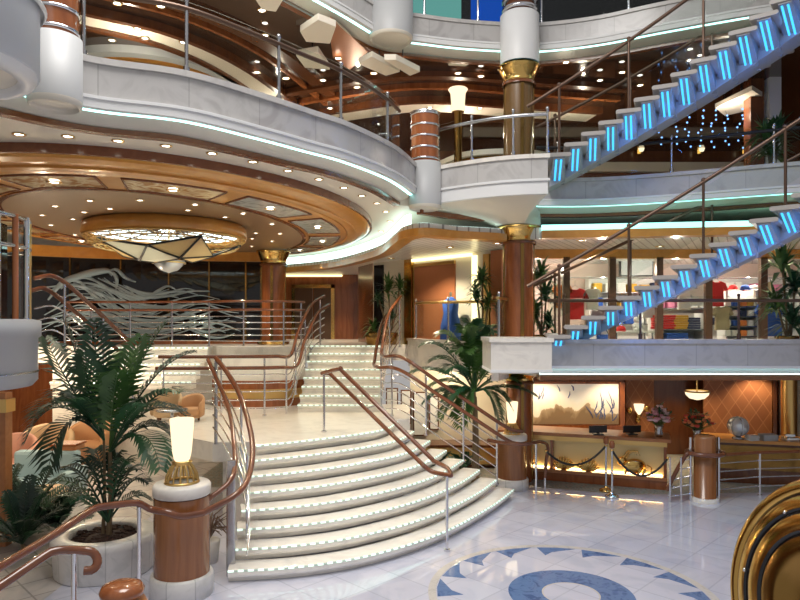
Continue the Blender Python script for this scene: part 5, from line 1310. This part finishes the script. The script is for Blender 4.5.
for px,py,a_,b_,lab in ((733,290,'cloth_red','cloth_white','red and white cap on the top of the tall display shelf'),(745,290,'cloth_blue','cloth_navy','blue cap on the top of the tall display shelf'),(754,290,'cloth_white','cloth_white','all white cap on the top of the tall display shelf'),(621,331,'cloth_red','cloth_red','red cap on the display table behind the lower blue lit staircase')): cap(px,py,15.9 if py<300 else 15.4,a_,b_,lab)
t=thing('display_table','display table with hats behind the shop window','table',P(630,340,15.4)); a,b_=P(612,331,15.4),P(652,331,15.4); MB().box(a.x,b_.x,15.2,15.8,a.z-.04,a.z).build('table_top','shelf_white',t)
for x in (a.x+.05,b_.x-.05):
    for y in (15.25,15.75): MB().box(x-.02,x+.02,y-.02,y+.02,Z6,a.z-.04).build('leg','steel',t)
c=P(637,331,15.5); t=thing('plush_toy','white plush toy sitting on the shop display table','toy',c); MB().sphere(c+UP*.11,.11,12,8).build('body','cloth_white',t); MB().sphere(c+UP*.27,.085,12,8).build('head','cloth_white',t)
for s in (-1,1): MB().sphere(c+V(s*.06,0,.35),.03,8,6).build('ear','cloth_white',t); MB().sphere(c+V(s*.11,-.05,.12),.04,8,6).build('arm','cloth_white',t); MB().sphere(c+V(s*.07,-.11,.03),.045,8,6).build('leg','cloth_white',t)
c=P(612,334,15.4); t=thing('shoulder_bag','blue shoulder bag on the floor of the shop beside the display table','bag',V(c.x-.2,15.3,Z6)); MB().box(c.x-.38,c.x-.06,15.2,15.4,Z6,Z6+.3).build('body','cloth_blue',t,bevel=.04); MB().tube([V(c.x-.34,15.3,Z6+.28),V(c.x-.22,15.3,Z6+.5),V(c.x-.1,15.3,Z6+.28)],.012,6).build('strap','cloth_navy',t)
c=P(637,262,17.6); t=thing('wall_screen','grey screen hanging in the shop','screen',c); MB().box(c.x-.42,c.x+.42,17.6,17.66,c.z-.35,c.z+.35).build('panel','stone_grey',t); MB().box(c.x-.46,c.x+.46,17.64,17.72,c.z-.39,c.z+.39).build('bezel','black',t); MB().tube([V(c.x,17.7,c.z),V(c.x,18.4,c.z)],.03,8).build('wall_arm','black',t)
t=thing('display_stand','small display stand with a blue garment at the lit strip of the angled shop wall','display stand',V(1.2,15.4,Z6)); x,y=1.2,15.4
MB().lathe([(0,0),(.2,0),(.2,.03),(.03,.05),(.03,1.3),(0,1.3)],V(x,y,Z6),20).build('pole','chrome',t); MB().lathe([(.26,.15),(.24,.5),(.17,.8),(.20,1.05),(.06,1.18),(0,1.18)],V(x,y,Z6),20).build('garment','cloth_blue',t)
# back shelving with bright goods
shelf_unit('long white wall shelf of bright goods at the back of the shop',590,800,(292,308,324),17.8,.4)
rnd=random.Random(33); k_=0; cl=['cloth_white','cloth_white','cloth_blue','cloth_red','cloth_yellow','cloth_pink','cloth_navy','cloth_khaki','cloth_white']
for py in (292,308,324):
    px=594
    while px<794:
        w_=rnd.uniform(7,12); c=P(px+w_/2,py,17.8); wm=w_*17.8/FOC*.86; hm=rnd.uniform(.16,.30); mt=rnd.choice(cl)
        o=MB().box(-wm/2,wm/2,-.14,.14,0,hm).build('goods_box',mt,bevel=.02); o.location=(c.x,18.0,c.z+.001)
        tag(o,f'small {CN[mt]} parcel among the goods on the wall shelf at the back of the shop','goods','goods on the back wall shelf'); px+=w_+rnd.uniform(.3,2.5); k_+=1

# ================================================================== UPPER RIGHT GALLERY
def lights_string(px0,px1,py0,py1,d,n,lab,seed,z1=8.9):
    rnd=random.Random(seed); t=thing('string_lights',lab,'string lights',P((px0+px1)/2,py0,d)); k=max(4,n//9)
    for i in range(k):
        u=(i+.5)/k; x=px0+(px1-px0)*u; b=MB(); top=P(x,py0+(py1-py0)*u*.0-2,d); wire=MB()
        m=9; ys=[py0+(py1-py0)*(j+.5)/m+rnd.uniform(-2,2) for j in range(m)]
        pts=[P(x+rnd.uniform(-3,3),y,d+rnd.uniform(-.2,.2)) for y in ys]
        pts.sort(key=lambda p:-p.z)
        w_=MB().tube([V(pts[0].x,pts[0].y,z1)]+pts,.004,4).build('wire','black',t)
        for p in pts: b.sphere(p,.022,6,4)
        b.build('bulb_dots','blue_bulb',w_)
lights_string(655,760,108,148,15.5,80,'blue string lights hanging over the right balcony behind the upper blue lit staircase',1)
lights_string(100,128,24,36,13.2,40,'blue string lights near the oval dome high above the big curved balcony',2)
t=thing('curved_bar','curved bar with cream top on the upper gallery behind the short balcony','bar',P(480,150,15.2))
q=spline([P(440,138,16.2),P(470,126,15.2),P(520,122,15.0),P(560,124,15.6)],8)
for p in q: p.z=0
MB().sweep(q,[(0,Z7+.003),(0,Z7+1.3),(-.5,Z7+1.3),(-.5,Z7+.003)]).build('front_panel','brass_dark',t); MB().sweep(q,[(.12,Z7+1.3),(.12,Z7+1.42),(-.6,Z7+1.42),(-.6,Z7+1.3)]).build('counter_top','cream',t)
for i,(px,lab) in enumerate(((575,'gold wall lamp on the upper gallery wall nearest the column'),(640,'gold wall lamp on the upper gallery wall under the blue staircase'),(700,'gold wall lamp on the upper gallery wall behind the string lights'),(745,'gold wall lamp on the upper gallery wall near the round leafy plant'))):
    c=P(px,146,20.6); t=thing('wall_lamp',lab,'lamp',c); MB().box(c.x-.08,c.x+.08,20.6,20.8,c.z-.25,c.z+.25).build('back_plate','brass',t); MB().lathe([(.06,-.2),(.2,.2),(.18,.22),(0,.2)],c+V(0,-.12,0),16).build('shade','lamp_glow',t)
w_=bpy.data.objects['wall_upper_back']
for x in [3+1.15*k for k in range(9)]: MB().box(x-.4,x+.4,20.72,20.8,Z7+.1,8.0).build('copper_panel','copper_panel',w_)
MB().box(2,12,20.6,20.8,8.2,8.5).build('cream_cornice','cream',w_)
t=thing('ceiling_reflection_panel','cream sloping panel standing in for a ceiling reflection above the string lights','ceiling panel',F(745,95,8.5)); q=[F(715,108,8.5),F(752,90,8.5),F(775,104,8.5),F(725,116,8.5)]; MB().prism(q,8.5,8.6).build('panel','cream',t); MB().tube([sum(q,Vector())/4,sum(q,Vector())/4+UP*.4],.02,6).build('hanger','black',t)  # panel added in place of a pale reflection in the ceiling
t=thing('gallery_pillar','white square pillar behind the round leafy plant of the right balcony','pillar',P(773,160,15)); c=P(773,100,14.6); MB().box(c.x-.13,c.x+.13,14.5,14.76,Z7,8.9).build('shaft','lamp_glow' if 0 else 'white_paint',t); MB().box(c.x-.5,c.x-.2,14.6,14.9,Z7,8.9).build('wood_jamb','wood_dark',t)
# topmost gallery: teal and blue lit shapes behind the balustrade
for i,(px,w_,mt,lab) in enumerate(((432,.9,'teal_screen','teal lit screen panel behind the topmost balustrade'),(456,.25,'teal_screen','narrow teal lit post behind the topmost balustrade'),(488,.8,'blue_screen','blue lit screen panel behind the topmost balustrade next to the column'))):
    c=P(px,5,15.5); t=thing('lit_panel',lab,'panel',V(c.x,15.5,Z8)); MB().box(c.x-w_/2,c.x+w_/2,15.5,15.6,Z8,Z8+1.9).build('panel',mt,t); MB().box(c.x-w_/2-.03,c.x+w_/2+.03,15.46,15.64,Z8,Z8+.06).build('foot','black',t)
# ================================================================== CAMERA, LIGHT
cam=bpy.data.cameras.new('camera'); co=bpy.data.objects.new('camera',cam); COL.objects.link(co)
co.location=(0,0,EYE); co.rotation_euler=(PI/2,0,0)
cam.sensor_width=36; cam.lens=FOC/800*36; cam.shift_y=(HOR-300)/800; cam.clip_end=200
sc.camera=co
w=bpy.data.worlds.new('world'); sc.world=w; w.use_nodes=True
w.node_tree.nodes['Background'].inputs[0].default_value=(1.,.97,.95,1); w.node_tree.nodes['Background'].inputs[1].default_value=.34
def area(name,loc,size,power,col=(1,.93,.82),rot=(0,0,0),sy=None):
    l=bpy.data.lights.new(name,'AREA'); l.energy=power; l.color=col; l.size=size
    if sy: l.shape='RECTANGLE'; l.size_y=sy
    o=bpy.data.objects.new(name,l); COL.objects.link(o); o.location=loc; o.rotation_euler=rot; return o
def spot(name,loc,power,ang=100,col=(1,.85,.62),blend=.6,rad=.04,rot=(0,0,0)):
    l=bpy.data.lights.new(name,'SPOT'); l.energy=power; l.color=col; l.spot_size=math.radians(ang); l.spot_blend=blend; l.shadow_soft_size=rad
    o=bpy.data.objects.new(name,l); COL.objects.link(o); o.location=loc; o.rotation_euler=rot; return o
def point(name,loc,power,col=(1,.85,.62),rad=.04):
    l=bpy.data.lights.new(name,'POINT'); l.energy=power; l.color=col; l.shadow_soft_size=rad
    o=bpy.data.objects.new(name,l); COL.objects.link(o); o.location=loc; return o
area('atrium_skylight',(-1.5,5.5,12.5),5,900,(1.,.97,.93))
for x,y in ((-1.7,9.3),(-.2,11.2),(.9,10.6)): spot('stair_fill_spot',(x,y,5.9 if x<-1 else 6.6),260,85,(1,.93,.82))  # added fill spots that brighten the marble steps and landing
for sp_ in BLUE_SPINES:
    for q in sp_[5::2]: point('blue_stair_light',q+Vector((-.25,-.55,-.30)),4,(.06,.25,1),.05)
# downlights under the oval ceiling and the cream band
for x,y in ((-3.2,9.5),(-1.6,11.2),(-5.6,9.6),(-2.4,14),(-6.2,14.2),(-4.2,15.8)): spot('downlight_beam',(x,y,5.2),130,120)
for x,y in ((-1.2,19.5),(.6,15.2),(-2.5,20)): spot('downlight_beam',(x,y,5.0),230,130)
for x in (3.8,5.6,7.6): spot('downlight_beam',(x,13.4,5.0),110,130)
for x in (3.4,5.0,6.8,8.6): point('shop_light',(x,16.0,4.7),70,(1,.86,.74))
for x in (3.5,5.2,7.0,8.6): spot('reception_downlight',(x,15.6,2.3),90,120,(1,.78,.5))
for x,y in ((-6.5,13.5),(-8.5,15),(-6,16.5),(-8.,11.5)): point('lounge_light',(x,y,2.2),70,(1,.80,.55))
for x,y in ((-5,12),(-3,16),(-1,15.5),(1.5,16.5),(4.5,16),(7.5,15)): point('upper_gallery_light',(x,y,8.2),42,(1,.84,.64))
point('lobby_wall_fill',(1.3,14.9,2.1),70,(1,.82,.55))  # added warm fill for the dim wall behind the broad palm
spot('brass_highlight_spot',(2.2,2.6,6.2),160,70,(1,.9,.75))  # added spot that gives the brass drum its highlights
for x,y in ((-2,14.5),(3,15.5)): point('top_gallery_light',(x,y,11),60,(.5,.75,1))
sc.view_settings.view_transform='Standard'; sc.view_settings.look='None'; sc.view_settings.gamma=1; sc.view_settings.use_curve_mapping=False
sc.view_settings.exposure=0.22
sc.cycles.max_bounces=8; sc.cycles.diffuse_bounces=3; sc.cycles.glossy_bounces=4; sc.cycles.transparent_max_bounces=12
sc.cycles.use_denoising=True; sc.cycles.sample_clamp_indirect=6; sc.cycles.caustics_reflective=False; sc.cycles.caustics_refractive=False
